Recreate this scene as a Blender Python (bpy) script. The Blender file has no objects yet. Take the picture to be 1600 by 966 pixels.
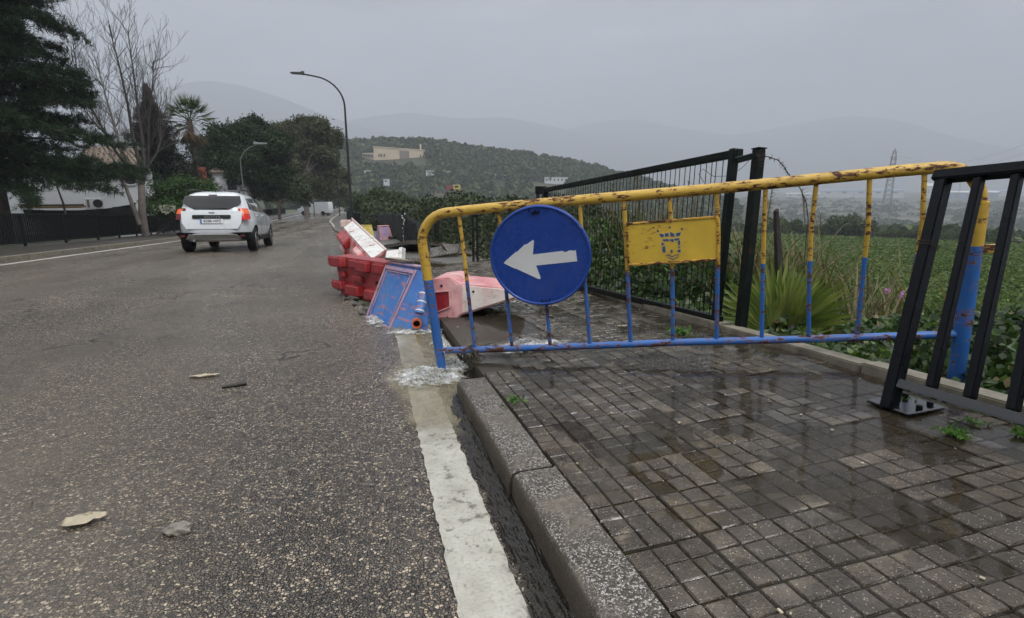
import bpy, bmesh, math, random
import numpy as np
from mathutils import Vector, Matrix
random.seed(7)
RS = np.random.default_rng(7)
SC = bpy.context.scene
COL = SC.collection
rad = math.radians

# ------------------------------------------------------------------ camera
FOC, PITCH, YAW, CAMH = 822.0, rad(12.6), rad(14.8), 0.85
cam_d = bpy.data.cameras.new('camera')
cam_d.sensor_width = 36.0
cam_d.lens = 36.0 * FOC / 1600.0
cam_d.clip_start, cam_d.clip_end = 0.05, 20000.0
cam = bpy.data.objects.new('camera', cam_d)
cam.location = (0, 0, CAMH)
cam.rotation_euler = (rad(90) - PITCH, 0, -YAW)
COL.objects.link(cam)
SC.camera = cam
# ------------------------------------------------------------------ world: overcast daylight
SUN_EL, SUN_AZ = rad(52), rad(150)          # a veiled sun high behind the camera's right shoulder
w = bpy.data.worlds.new('World'); SC.world = w; w.use_nodes = True
nt = w.node_tree; nt.nodes.clear()
o_ = nt.nodes.new('ShaderNodeOutputWorld'); add_ = nt.nodes.new('ShaderNodeMixShader'); add_.inputs[0].default_value = .88
b1 = nt.nodes.new('ShaderNodeBackground'); b2 = nt.nodes.new('ShaderNodeBackground')
sky = nt.nodes.new('ShaderNodeTexSky'); sky.sky_type = 'NISHITA'; sky.sun_disc = False
sky.sun_elevation = SUN_EL; sky.sun_rotation = SUN_AZ; sky.dust_density = 2; sky.air_density = 1.0
nt.links.new(sky.outputs[0], b1.inputs[0]); b1.inputs[1].default_value = 0.05
# the cloud deck: the standard overcast brightening towards the zenith, with soft cloud mottling
geo = nt.nodes.new('ShaderNodeTexCoord'); sep = nt.nodes.new('ShaderNodeSeparateXYZ')
nt.links.new(geo.outputs['Generated'], sep.inputs[0])
rmp = nt.nodes.new('ShaderNodeValToRGB')
rmp.color_ramp.elements[0].position = 0.0; rmp.color_ramp.elements[0].color = (0.205, 0.220, 0.252, 1)
rmp.color_ramp.elements[1].position = 1.0; rmp.color_ramp.elements[1].color = (1.40, 1.41, 1.43, 1)
e_ = rmp.color_ramp.elements.new(.30); e_.color = (0.315, 0.327, 0.352, 1)
nt.links.new(sep.outputs[2], rmp.inputs[0])
mp = nt.nodes.new('ShaderNodeMapping'); mp.inputs['Scale'].default_value = (1.5, 1.5, 7.0)
nz = nt.nodes.new('ShaderNodeTexNoise'); nz.inputs['Scale'].default_value = 1.5; nz.inputs['Detail'].default_value = 5
nt.links.new(geo.outputs['Generated'], mp.inputs[0]); nt.links.new(mp.outputs[0], nz.inputs['Vector'])
mr = nt.nodes.new('ShaderNodeMapRange'); mr.inputs[1].default_value = .3; mr.inputs[2].default_value = .7
mr.inputs[3].default_value = .66; mr.inputs[4].default_value = 1.30
nt.links.new(nz.outputs[0], mr.inputs[0])
mx = nt.nodes.new('ShaderNodeVectorMath'); mx.operation = 'SCALE'
nt.links.new(rmp.outputs[0], mx.inputs[0]); nt.links.new(mr.outputs[0], mx.inputs['Scale'])
nt.links.new(mx.outputs[0], b2.inputs[0]); b2.inputs[1].default_value = 0.95
nt.links.new(b1.outputs[0], add_.inputs[1]); nt.links.new(b2.outputs[0], add_.inputs[2])
nt.links.new(add_.outputs[0], o_.inputs[0])
# ------------------------------------------------------------------ sun through cloud
sl = bpy.data.lights.new('sun', 'SUN'); sl.energy = 1.1; sl.angle = rad(25); sl.color = (1.0, 0.97, 0.93)
so = bpy.data.objects.new('sun', sl); COL.objects.link(so)
sd = Vector((math.sin(SUN_AZ) * math.cos(SUN_EL), math.cos(SUN_AZ) * math.cos(SUN_EL), math.sin(SUN_EL)))
so.rotation_euler = (-sd).to_track_quat('-Z', 'Y').to_euler(); so.location = (0, -20, 60)
# ------------------------------------------------------------------ exposure, engine
vs = SC.view_settings
vs.view_transform = 'Standard'; vs.look = 'None'; vs.gamma = 1.0; vs.use_curve_mapping = False
vs.exposure = 1.08
cy = SC.cycles
cy.max_bounces = 5; cy.diffuse_bounces = 2; cy.glossy_bounces = 2; cy.transmission_bounces = 2
cy.transparent_max_bounces = 8; cy.volume_bounces = 1; cy.use_denoising = True; cy.adaptive_threshold = .02
cy.caustics_reflective = False; cy.caustics_refractive = False

# ================================================================== helpers
cFW = Vector((math.sin(YAW) * math.cos(PITCH), math.cos(YAW) * math.cos(PITCH), -math.sin(PITCH)))
cRT = Vector((math.cos(YAW), -math.sin(YAW), 0)); cUP = cRT.cross(cFW); cC = Vector((0, 0, CAMH))
def ray(x, y): return cFW + cRT * ((x - 800) / FOC) - cUP * ((y - 483) / FOC)
def at(x, y, d): return cC + ray(x, y) * d                 # survey: a sight line of the photo at a given depth
def sm(a, b, x):
    t = np.clip((np.asarray(x, float) - a) / (b - a), 0, 1); return t * t * (3 - 2 * t)
def lerp_pts(pts):
    xs = [p[0] for p in pts]; ys = [p[1] for p in pts]
    return lambda y: np.interp(y, xs, ys)
def gL(y): y = np.asarray(y, float); return -.03 - .046 * np.minimum(y, 38) - .02 * np.maximum(0, np.minimum(y, 140) - 38)
def gR(y):
    y = np.asarray(y, float); e = float(gL(22.0))
    return np.where(y < 8, -.066 * y, np.where(y < 22, -.528 + (y - 8) / 14 * (e + .528), gL(y)))
def g(x, y):                                               # road surface height
    k = sm(-5, -.5, x); return gL(y) * (1 - k) + gR(y) * k
def pz(x, y): return g(x, y) + .10 + .045 * (np.asarray(x, float) - .5)      # right pavement height
def hit(px, py, fn=g, off=0.0):
    r = ray(px, py); t = .3
    while t < 500:
        p = cC + r * t
        if p.z <= float(fn(p.x, p.y)) + off: break
        t *= 1.01
    lo, hi = t / 1.01, t
    for _ in range(30):
        m = (lo + hi) / 2; p = cC + r * m
        if p.z <= float(fn(p.x, p.y)) + off: hi = m
        else: lo = m
    return cC + r * hi
XR = lerp_pts([(-3, .37), (7, .37), (20, -.5), (35, -2.2), (48, -3.3), (55, -4.0), (68, -4.5), (94, -5.2), (121, -5.8), (150, -8), (190, -14)])
XL = lerp_pts([(-3, -7.75), (13, -7.75), (25, -8.2), (63, -10.8), (98, -11.9), (158, -13.2), (190, -18)])
XF = lerp_pts([(-3, -10.6), (25, -10.65), (37, -11.7), (63, -12.8), (98, -13.8), (158, -14.8), (190, -19)])

def noise2(x, y, s=1.0, seed=0):
    """cheap smooth value noise, vectorised"""
    x = np.asarray(x, float) / s; y = np.asarray(y, float) / s
    xi = np.floor(x).astype(np.int64); yi = np.floor(y).astype(np.int64); fx = x - xi; fy = y - yi
    def h(a, b):
        n = (a * 374761393 + b * 668265263 + seed * 974711) & 0xffffffff
        n = ((n ^ (n >> 13)) * 1274126177) & 0xffffffff
        return ((n ^ (n >> 16)) & 0xffff) / 65535.0
    fx = fx * fx * (3 - 2 * fx); fy = fy * fy * (3 - 2 * fy)
    return (h(xi, yi) * (1 - fx) + h(xi + 1, yi) * fx) * (1 - fy) + (h(xi, yi + 1) * (1 - fx) + h(xi + 1, yi + 1) * fx) * fy
def fbm(x, y, s=1.0, o=4, seed=0):
    r = 0; a = .5
    for k in range(o): r = r + a * (noise2(x, y, s, seed + k * 17) - .5); a *= .5; s *= .5
    return r

def link(o, parent=None):
    COL.objects.link(o)
    if parent is not None: o.parent = parent
    return o
def tag(o, label=None, cat=None, group=None, kind=None):
    if label: o['label'] = label
    if cat: o['category'] = cat
    if group: o['group'] = group
    if kind: o['kind'] = kind
    return o
def empty(name, loc=(0, 0, 0), label=None, cat=None, group=None, rz=0, M=None):
    o = bpy.data.objects.new(name, None); o.empty_display_size = .2; COL.objects.link(o)
    if M is not None: o.matrix_world = M
    else: o.location = loc; o.rotation_euler = (0, 0, rz)
    return tag(o, label, cat, group)
def mesh_np(name, V, F, mats, parent=None, smooth=False, mi=None, sharp=None):
    me = bpy.data.meshes.new(name)
    V = np.asarray(V, np.float32)
    if isinstance(F, np.ndarray):
        n, k = F.shape
        me.vertices.add(len(V)); me.vertices.foreach_set('co', V.ravel())
        me.loops.add(n * k); me.loops.foreach_set('vertex_index', F.ravel().astype(np.int32))
        me.polygons.add(n); me.polygons.foreach_set('loop_start', np.arange(0, n * k, k, dtype=np.int32))
        me.update(calc_edges=True)
    else:
        me.from_pydata([tuple(map(float, v)) for v in V], [], F)
    for m in (mats if isinstance(mats, (list, tuple)) else [mats]): me.materials.append(m)
    if mi is not None: me.polygons.foreach_set('material_index', np.asarray(mi, np.int32))
    if smooth:
        me.polygons.foreach_set('use_smooth', np.ones(len(me.polygons), bool))
        if sharp: me.set_sharp_from_angle(angle=rad(sharp))
    me.validate(); me.update()
    return link(bpy.data.objects.new(name, me), parent)
class MB:
    def __init__(s): s.v = []; s.f = []
    def add(s, vs, fs):
        b = len(s.v); s.v += [tuple(v) for v in vs]; s.f += [[i + b for i in f] for f in fs]; return s
    def hexa(s, b, t):                                     # bottom 4, top 4 corners (same order)
        return s.add(list(b) + list(t), [[3, 2, 1, 0], [4, 5, 6, 7]] + [[i, (i + 1) % 4, 4 + (i + 1) % 4, 4 + i] for i in range(4)])
    def box(s, c, d, R=None):
        c = Vector(c); x, y, z = d[0] / 2, d[1] / 2, d[2] / 2
        P = [Vector(p) for p in ((-x, -y, -z), (x, -y, -z), (x, y, -z), (-x, y, -z), (-x, -y, z), (x, -y, z), (x, y, z), (-x, y, z))]
        if R is not None: P = [R @ p for p in P]
        P = [c + p for p in P]; return s.hexa(P[:4], P[4:])
    def beam(s, p, q, wd, ht, up=(0, 0, 1)):
        p = Vector(p); q = Vector(q); d = (q - p).normalized(); up = Vector(up); a = d.cross(up)
        if a.length < 1e-4: a = d.cross(Vector((1, 0, 0)))
        a.normalize(); b = a.cross(d); a = a * wd / 2; b = b * ht / 2
        return s.hexa([p - a - b, p + a - b, p + a + b, p - a + b], [q - a - b, q + a - b, q + a + b, q - a + b])
    def tube(s, pts, r, n=8, caps=True):
        pts = [Vector(p) for p in pts]; R = r if isinstance(r, (list, tuple)) else [r] * len(pts)
        b = len(s.v); ref = None
        for i, p in enumerate(pts):
            d = (pts[min(i + 1, len(pts) - 1)] - pts[max(i - 1, 0)]).normalized()
            if ref is None: ref = d.orthogonal().normalized()
            a = (ref - d * ref.dot(d))
            if a.length < 1e-5: a = d.orthogonal()
            a.normalize(); ref = a; c = d.cross(a)
            for k in range(n):
                t = 2 * math.pi * k / n; s.v.append(tuple(p + (a * math.cos(t) + c * math.sin(t)) * R[i]))
        for i in range(len(pts) - 1):
            for k in range(n):
                k2 = (k + 1) % n; s.f.append([b + i * n + k, b + i * n + k2, b + (i + 1) * n + k2, b + (i + 1) * n + k])
        if caps:
            s.f.append([b + k for k in range(n)][::-1]); s.f.append([b + (len(pts) - 1) * n + k for k in range(n)])
        return s
    def prism(s, poly, vec):
        poly = [Vector(p) for p in poly]; vec = Vector(vec); n = len(poly)
        return s.add(poly + [p + vec for p in poly], [list(range(n))[::-1], list(range(n, 2 * n))] + [[i, (i + 1) % n, n + (i + 1) % n, n + i] for i in range(n)])
    def obj(s, name, m, parent=None, smooth=False, bevel=0, seg=1, sharp=35):
        o = mesh_np(name, s.v, s.f, m, parent)
        bm = bmesh.new(); bm.from_mesh(o.data); bmesh.ops.recalc_face_normals(bm, faces=bm.faces)
        if bevel: bmesh.ops.bevel(bm, geom=[e for e in bm.edges if e.is_manifold and e.calc_face_angle(0) > .5], offset=bevel, segments=seg, affect='EDGES', clamp_overlap=True)
        bm.to_mesh(o.data); bm.free()
        if smooth:
            o.data.polygons.foreach_set('use_smooth', np.ones(len(o.data.polygons), bool)); o.data.set_sharp_from_angle(angle=rad(sharp))
        return o
def copy_tree(o, parent=None):
    c = o.copy(); COL.objects.link(c); c.parent = parent
    for ch in o.children: copy_tree(ch, c)
    return c
def place(o, loc, rz=0, s=1.0):
    o.location = loc; o.rotation_euler = (0, 0, rz); o.scale = (s, s, s) if not isinstance(s, tuple) else s; return o
def text_mesh(name, txt, size, m, parent, M, extrude=.001):
    c = bpy.data.curves.new(name, 'FONT'); c.body = txt; c.size = size; c.extrude = extrude; c.align_x = 'CENTER'; c.align_y = 'CENTER'
    t = bpy.data.objects.new(name + '_c', c); COL.objects.link(t)
    me = bpy.data.meshes.new_from_object(t.evaluated_get(bpy.context.evaluated_depsgraph_get()))
    bpy.data.objects.remove(t); me.materials.clear(); me.materials.append(m); me.name = name
    me.transform(M); return link(bpy.data.objects.new(name, me), parent)

# ================================================================== materials
class NB:
    """tiny node builder"""
    def __init__(s, name):
        s.m = bpy.data.materials.new(name); s.m.use_nodes = True; s.t = s.m.node_tree; s.b = s.t.nodes['Principled BSDF']; s.out = s.t.nodes['Material Output']
    def n(s, typ, **kw):
        nd = s.t.nodes.new('ShaderNode' + typ)
        for k, v in kw.items():
            if k.startswith('_'): setattr(nd, k[1:], v)
            else:
                key = k.replace('__', ' ')
                if key.isdigit(): key = int(key)
                sck = nd.inputs[key]
                if isinstance(v, bpy.types.NodeSocket): s.t.links.new(v, sck)
                else: sck.default_value = v
        return nd
    def i(s, key, v):
        if isinstance(v, bpy.types.NodeSocket): s.t.links.new(v, s.b.inputs[key])
        else: s.b.inputs[key].default_value = v
    def pos(s): return s.n('NewGeometry').outputs['Position']
    def objc(s): return s.n('TexCoord').outputs['Object']
    def noise(s, vec, scale, detail=3, rough=.55): return s.n('TexNoise', Vector=vec, Scale=scale, Detail=detail, Roughness=rough).outputs[0]
    def ramp(s, fac, stops, interp='LINEAR'):
        r = s.n('ValToRGB', Fac=fac); cr = r.color_ramp; cr.interpolation = interp
        while len(cr.elements) < len(stops): cr.elements.new(.5)
        for e, (p, c) in zip(cr.elements, stops): e.position = p; e.color = (*c, 1) if len(c) == 3 else c
        return r.outputs[0]
    def rng(s, v, a, b, c, d): return s.n('MapRange', **{'0': v, '1': a, '2': b, '3': c, '4': d}).outputs[0]
    def mix(s, fac, a, b, mode='MIX'):
        nd = s.t.nodes.new('ShaderNodeMix'); nd.data_type = 'RGBA'; nd.blend_type = mode
        for sck, v in ((nd.inputs[0], fac), (nd.inputs[6], a), (nd.inputs[7], b)):
            if isinstance(v, bpy.types.NodeSocket): s.t.links.new(v, sck)
            else: sck.default_value = (*v, 1) if isinstance(v, tuple) and len(v) == 3 else v
        return nd.outputs[2]
    def math(s, op, a, b=0.0):
        nd = s.t.nodes.new('ShaderNodeMath'); nd.operation = op
        for k, v in enumerate((a, b)):
            if isinstance(v, bpy.types.NodeSocket): s.t.links.new(v, nd.inputs[k])
            else: nd.inputs[k].default_value = v
        return nd.outputs[0]
    def bump(s, h, strength, dist, normal=None):
        nd = s.n('Bump', Height=h, Strength=strength, Distance=dist)
        if normal is not None: s.t.links.new(normal, nd.inputs['Normal'])
        return nd.outputs[0]
    def scale(s, vec, sc):
        return s.n('Mapping', Vector=vec, Scale=sc).outputs[0]

def paint(name, col, rough=.5, metal=0, var=.12, vs_=4.0, bump=.15, bs=60, spec=.5, dirt=None, world=False, coat=0):
    """plain painted / cast surface with mottling, fine relief and optional dirt"""
    n = NB(name); c = n.pos() if world else n.objc()
    nz = n.noise(c, vs_, 4)
    k = n.rng(nz, .3, .7, 1 - var, 1 + var)
    base = n.mix(1.0, (*col,), n.n('CombineColor', Red=k, Green=k, Blue=k).outputs[0], 'MULTIPLY')
    if dirt:
        dcol, dsc, lo, hi = dirt
        base = n.mix(n.rng(n.noise(c, dsc, 6, .65), lo, hi, 0, 1), base, (*dcol,))
    n.i('Base Color', base); n.i('Metallic', metal); n.i('Specular IOR Level', spec)
    n.i('Roughness', n.rng(n.noise(c, vs_ * 2.3, 3), .3, .7, max(.03, rough - .12), min(1, rough + .12)))
    if coat: n.i('Coat Weight', coat); n.i('Coat Roughness', .05)
    if bump: n.i('Normal', n.bump(n.noise(c, bs, 4), bump, .01))
    return n.m

def rusty(name, yellow, split=None, blue=None, lo=.555, hi=.625):
    """enamelled tube: yellow above the paint split, blue below, chipped to rust"""
    n = NB(name); c = n.objc()
    base = (*yellow,)
    if split is not None:
        z = n.n('SeparateXYZ', Vector=c).outputs[2]
        z = n.math('ADD', z, n.math('MULTIPLY', n.math('SUBTRACT', n.noise(c, 30), .5), .008))
        base = n.mix(n.math('GREATER_THAN', z, split), (*blue,), (*yellow,))
    fade = n.rng(n.noise(c, 5, 4), .3, .7, .80, 1.12)
    base = n.mix(1.0, base, n.n('CombineColor', Red=fade, Green=fade, Blue=fade).outputs[0], 'MULTIPLY')
    big = n.noise(n.scale(c, (4.5, 9, 9)), 1.0, 3)
    a = n.math('ADD', n.noise(n.scale(c, (18, 45, 45)), 1.0, 6, .7), n.math('MULTIPLY', n.math('SUBTRACT', big, .5), .42))
    halo = n.rng(a, lo - .07, hi - .02, 0, 1); chip = n.rng(a, lo, lo + .02, 0, 1)
    base = n.mix(n.math('MULTIPLY', halo, .7), base, (.30, .12, .03))
    base = n.mix(chip, base, n.ramp(n.noise(c, 90, 3), [(.35, (.035, .014, .009)), (.65, (.13, .045, .018))]))
    n.i('Base Color', base); n.i('Roughness', n.rng(chip, 0, 1, .34, .85)); n.i('Specular IOR Level', .5)
    n.i('Normal', n.bump(n.math('MULTIPLY', chip, -1.0), .5, .002, n.bump(n.noise(c, 120, 3), .12, .003)))
    return n.m

def leafmat(name, cols, trans=.25, rough=.45, cl=1.2, spec=.2):
    """foliage: every leaf its own tone, plus slow drift through the plant"""
    n = NB(name); ri = n.n('NewGeometry').outputs['Random Per Island']
    k = n.math('ADD', n.math('MULTIPLY', ri, .6), n.math('MULTIPLY', n.noise(n.objc(), cl, 2), .5))
    st = [(.15 + .75 * i / (len(cols) - 1), c) for i, c in enumerate(cols)]
    c = n.ramp(k, st)
    n.i('Base Color', c); n.i('Roughness', rough); n.i('Specular IOR Level', spec)
    if trans:
        tr = n.n('BsdfTranslucent', Color=n.mix(1.0, c, (1.25, 1.35, .7), 'MULTIPLY')); ms = n.n('MixShader', Fac=trans)
        n.t.links.new(n.b.outputs[0], ms.inputs[1]); n.t.links.new(tr.outputs[0], ms.inputs[2]); n.t.links.new(ms.outputs[0], n.out.inputs[0])
    return n.m

def m_asphalt():
    n = NB('asphalt'); p0 = n.pos()
    wrp = n.n('VectorMath', _operation='SCALE', **{'0': n.n('TexNoise', Vector=p0, Scale=60.0, Detail=2.0).outputs[1], 'Scale': .010}).outputs[0]
    p = n.n('VectorMath', _operation='ADD', **{'0': p0, '1': wrp}).outputs[0]
    big = n.noise(p, .35, 4); mid = n.noise(p, 2.2, 4)
    v1 = n.n('TexVoronoi', Vector=p, Scale=118.0); v2 = n.n('TexVoronoi', Vector=p, Scale=290.0)
    e1 = n.n('TexVoronoi', _feature='DISTANCE_TO_EDGE', Vector=p, Scale=118.0)
    bri = n.n('SeparateColor', Color=v1.outputs['Color']).outputs[0]
    stone = n.ramp(bri, [(0, (.020, .018, .016)), (.35, (.052, .046, .039)), (.62, (.135, .118, .097)), (.85, (.26, .22, .17)), (1, (.50, .44, .36))])
    br2 = n.n('SeparateColor', Color=v2.outputs['Color']).outputs[1]
    fine = n.ramp(br2, [(0, (.028, .026, .023)), (.7, (.085, .077, .068)), (1, (.19, .172, .15))])
    gap = n.rng(e1.outputs['Distance'], .02, .16, 0, 1)
    c = n.mix(gap, (.010, .009, .008), stone)
    c = n.mix(n.rng(bri, .18, .3, 1, .0), c, fine)
    # tyre-polished wheel tracks and worn crown run along the road (x = across)
    x = n.n('SeparateXYZ', Vector=p).outputs[0]
    trk = n.n('Math', _operation='COSINE', **{'0': n.math('MULTIPLY', n.math('ADD', x, 1.25), 3.59)}).outputs[0]
    k = n.rng(n.math('ADD', n.math('ADD', big, n.math('MULTIPLY', mid, .35)), n.math('MULTIPLY', trk, -.05)), .45, .95, .58, 1.42)
    c = n.mix(1.0, c, n.n('CombineColor', Red=k, Green=k, Blue=k).outputs[0], 'MULTIPLY')
    blot = n.rng(n.noise(p0, 26, 5, .75), .34, .66, .62, 1.72)
    c = n.mix(1.0, c, n.n('CombineColor', Red=blot, Green=blot, Blue=blot).outputs[0], 'MULTIPLY')
    # silt washed over the carriageway
    st = n.rng(n.noise(n.scale(p, (.55, .16, 1)), 1.0, 4), .47, .68, 0, .55)
    c = n.mix(st, c, (.150, .128, .100))
    # cracks
    wv = n.n('TexVoronoi', _feature='DISTANCE_TO_EDGE', Vector=n.n('VectorMath', _operation='ADD', **{'0': n.scale(p, (.8, .35, 1)), '1': n.n('VectorMath', _operation='SCALE', **{'0': n.n('TexNoise', Vector=p, Scale=3.0).outputs[1], 'Scale': .35}).outputs[0]}).outputs[0], Scale=1.0)
    crack = n.math('MULTIPLY', n.rng(wv.outputs['Distance'], .004, .010, 1, 0), n.rng(n.noise(p, .5, 1), .50, .56, 0, 1))
    c = n.mix(n.math('MULTIPLY', crack, .75), c, (.012, .011, .010))
    c = n.mix(1.0, c, (1.06, 1.0, .90), 'MULTIPLY')
    n.i('Base Color', c)
    wet = n.rng(n.noise(n.scale(p, (.9, .35, 1)), 1.0, 4), .38, .66, 0, 1)
    n.i('Roughness', n.rng(n.math('ADD', wet, n.math('MULTIPLY', trk, .2)), 0, 1, .32, .07)); n.i('Specular IOR Level', .85)
    hgt = n.math('SUBTRACT', n.math('MULTIPLY', n.math('POWER', gap, .5), n.rng(bri, 0, 1, .5, 1.0)), n.math('MULTIPLY', crack, 1.4))
    rel = n.math('MULTIPLY', n.rng(trk, -1, 1, 1.0, .65), n.rng(wet, 0, 1, 1.0, .42))
    b1_ = n.n('Bump', Height=n.noise(p0, 34, 4, .7), Distance=.012, Strength=rel)
    b2_ = n.n('Bump', Height=hgt, Distance=.0075, Strength=rel, Normal=b1_.outputs[0])
    n.i('Normal', n.bump(v2.outputs['Distance'], .4, .003, b2_.outputs[0]))
    return n.m
def m_tile():
    n = NB('wet_paving_tile'); p = n.pos(); ob = n.n('ObjectInfo').outputs['Random']
    c = n.ramp(n.noise(p, 9.0, 8, .70), [(.30, (.019, .013, .007)), (.5, (.058, .044, .028)), (.70, (.135, .108, .073))])
    k = n.rng(ob, 0, 1, .78, 1.22); c = n.mix(1.0, c, n.n('CombineColor', Red=k, Green=k, Blue=k).outputs[0], 'MULTIPLY')
    isl = n.n('NewGeometry').outputs['Random Per Island']
    k2 = n.rng(isl, 0, 1, .84, 1.16); c = n.mix(1.0, c, n.n('CombineColor', Red=k2, Green=k2, Blue=k2).outputs[0], 'MULTIPLY')
    sp = n.n('TexVoronoi', Vector=p, Scale=270.0)
    spk = n.n('SeparateColor', Color=sp.outputs['Color']).outputs[0]
    c = n.mix(n.math('MULTIPLY', n.rng(spk, .88, .95, 0, 1), n.rng(sp.outputs['Distance'], .2, .45, .9, 0)), c, (.55, .50, .43))
    c = n.mix(n.rng(spk, .0, .16, .65, 0), c, (.016, .013, .009))
    # olive-brown algae stains, and pale worn mortar smears
    c = n.mix(n.rng(n.noise(p, 5.2, 7, .68), .50, .63, 0, .82), c, (.040, .029, .011))
    c = n.mix(n.rng(n.noise(n.scale(p, (5, 7, 5)), 1.0, 6, .72), .60, .68, 0, .65), c, (.20, .16, .10))
    n.i('Base Color', c)
    x = n.n('SeparateXYZ', Vector=p).outputs[0]
    film = n.rng(n.math('ADD', n.noise(p, 7.0, 6, .68), n.math('MULTIPLY', n.math('SUBTRACT', x, 1.2), .06)), .38, .54, 0, 1)
    n.i('Roughness', n.rng(film, 0, 1, .32, .05)); n.i('Specular IOR Level', .75)
    h = n.math('ADD', n.noise(p, 130, 5, .72), n.math('MULTIPLY', sp.outputs['Distance'], -.7))
    bp = n.n('Bump', Height=h, Distance=.004, Strength=n.rng(film, 0, 1, .85, .14))
    n.i('Normal', bp.outputs[0])
    return n.m
def m_granite():
    n = NB('washed_aggregate_kerb'); p = n.pos()
    v = n.n('TexVoronoi', Vector=p, Scale=230.0); r = n.n('SeparateColor', Color=v.outputs['Color']).outputs[0]
    c = n.ramp(r, [(0, (.034, .030, .026)), (.45, (.085, .074, .060)), (.68, (.20, .175, .145)), (.92, (.50, .47, .43))])
    e = n.n('TexVoronoi', _feature='DISTANCE_TO_EDGE', Vector=p, Scale=230.0).outputs['Distance']
    c = n.mix(n.rng(e, .02, .12, .85, 0), c, (.045, .04, .034))
    c = n.mix(n.rng(n.noise(p, 2.3, 5, .7), .52, .68, 0, .6), c, (.04, .034, .022))
    worn = n.rng(n.noise(p, 4.5, 4, .6), .50, .62, 0, .85)
    c = n.mix(worn, c, n.ramp(n.noise(p, 40, 4), [(.3, (.10, .085, .062)), (.7, (.20, .172, .132))]))
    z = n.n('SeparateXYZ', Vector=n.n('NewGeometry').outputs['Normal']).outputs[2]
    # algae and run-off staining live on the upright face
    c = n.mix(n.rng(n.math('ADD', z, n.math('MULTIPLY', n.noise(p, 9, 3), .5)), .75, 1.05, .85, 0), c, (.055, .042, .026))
    n.i('Base Color', c); n.i('Roughness', n.rng(n.noise(p, 6, 3), .35, .65, .28, .55))
    n.i('Normal', n.bump(e, .8, .004))
    return n.m
def m_soil(name, a, b, sc=12, bump=.8, rough=.8, d=.03):
    n = NB(name); p = n.pos()
    n.i('Base Color', n.ramp(n.noise(p, sc, 6, .65), [(.3, a), (.7, b)])); n.i('Roughness', rough)
    n.i('Normal', n.bump(n.noise(p, sc * 2.5, 6, .7), bump, d)); return n.m
def m_marking():
    n = NB('worn_white_marking'); p = n.pos()
    a = n.noise(p, 26, 6, .7); b = n.noise(n.scale(p, (6, 1.6, 1)), 1.0, 3)
    c = n.ramp(n.noise(p, 12, 4), [(.3, (.36, .345, .29)), (.7, (.50, .485, .425))])
    v = n.n('TexVoronoi', Vector=p, Scale=95.0)
    wear = n.math('ADD', a, n.math('MULTIPLY', n.math('SUBTRACT', b, .5), .35))
    c = n.mix(n.rng(wear, .56, .66, 0, .8), c, (.085, .078, .064))
    c = n.mix(n.rng(v.outputs['Distance'], .6, .85, 0, .30), c, (.16, .145, .115))
    n.i('Base Color', c); n.i('Roughness', n.rng(a, .3, .7, .25, .5)); n.i('Normal', n.bump(n.math('SUBTRACT', 1.0, v.outputs['Distance']), .5, .003, n.bump(a, .4, .003)))
    return n.m
def m_water(name, col, alpha, rough=.05, sc=(14, 4, 8), st=.5, dist=.02, cover=False):
    n = NB(name); p = n.pos()
    h = n.math('ADD', n.noise(n.scale(p, sc), 1.0, 3, .6), n.math('MULTIPLY', n.noise(n.scale(p, tuple(3 * q for q in sc)), 1.0, 2), .35))
    n.i('Base Color', (*col, 1)); n.i('Roughness', rough); n.i('IOR', 1.33); n.i('Specular IOR Level', .85)
    al = n.rng(n.noise(n.scale(p, sc), .6, 3), .35, .65, max(0, alpha - .2), min(1, alpha + .15))
    if cover: al = n.math('MULTIPLY', al, n.n('Attribute', _attribute_name='cover').outputs['Fac'])
    n.i('Alpha', al)
    n.i('Normal', n.bump(h, st, dist)); return n.m
def m_foam():
    n = NB('white_water'); p = n.pos(); q = n.noise(n.scale(p, (24, 12, 20)), 1.0, 4, .6)
    fd = n.n('Attribute', _attribute_name='cover').outputs['Fac']
    n.i('Base Color', n.ramp(n.math('ADD', n.math('MULTIPLY', fd, .5), n.math('MULTIPLY', q, .6)), [(.35, (.34, .30, .20)), (.70, (.72, .73, .72))])); n.i('Roughness', .45); n.i('Specular IOR Level', .3)
    n.i('Alpha', n.math('MULTIPLY', n.rng(fd, .08, .9, 0, 1), n.rng(q, .38, .60, .22, .86))); n.i('Normal', n.bump(n.noise(p, 45, 3, .55), .25, .010))
    return n.m
def m_froth():
    n = NB('froth'); p = n.pos()
    n.i('Base Color', n.ramp(n.noise(p, 18, 4, .6), [(.35, (.42, .40, .32)), (.62, (.74, .76, .76))])); n.i('Roughness', .35); n.i('Specular IOR Level', .3)
    n.i('Alpha', n.rng(n.noise(p, 20, 3, .6), .40, .62, .10, .55)); return n.m
def m_field():
    n = NB('crop_field_soil'); p = n.pos()
    c = n.ramp(n.noise(p, 1.3, 6, .7), [(.3, (.040, .045, .020)), (.55, (.068, .085, .034)), (.75, (.10, .115, .05))])
    far = n.ramp(n.noise(n.scale(p, (.0035, .012, 1)), 1.0, 5, .65), [(.3, (.014, .019, .009)), (.45, (.040, .046, .022)), (.53, (.016, .022, .010)), (.64, (.17, .155, .11)), (.70, (.020, .026, .012))])
    y = n.n('VectorMath', _operation='LENGTH', **{'0': p}).outputs['Value']
    n.i('Base Color', n.mix(n.rng(y, 130, 220, 0, 1), c, far)); n.i('Roughness', .9); n.i('Normal', n.bump(n.noise(p, 4, 5, .7), .7, .06)); return n.m

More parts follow.
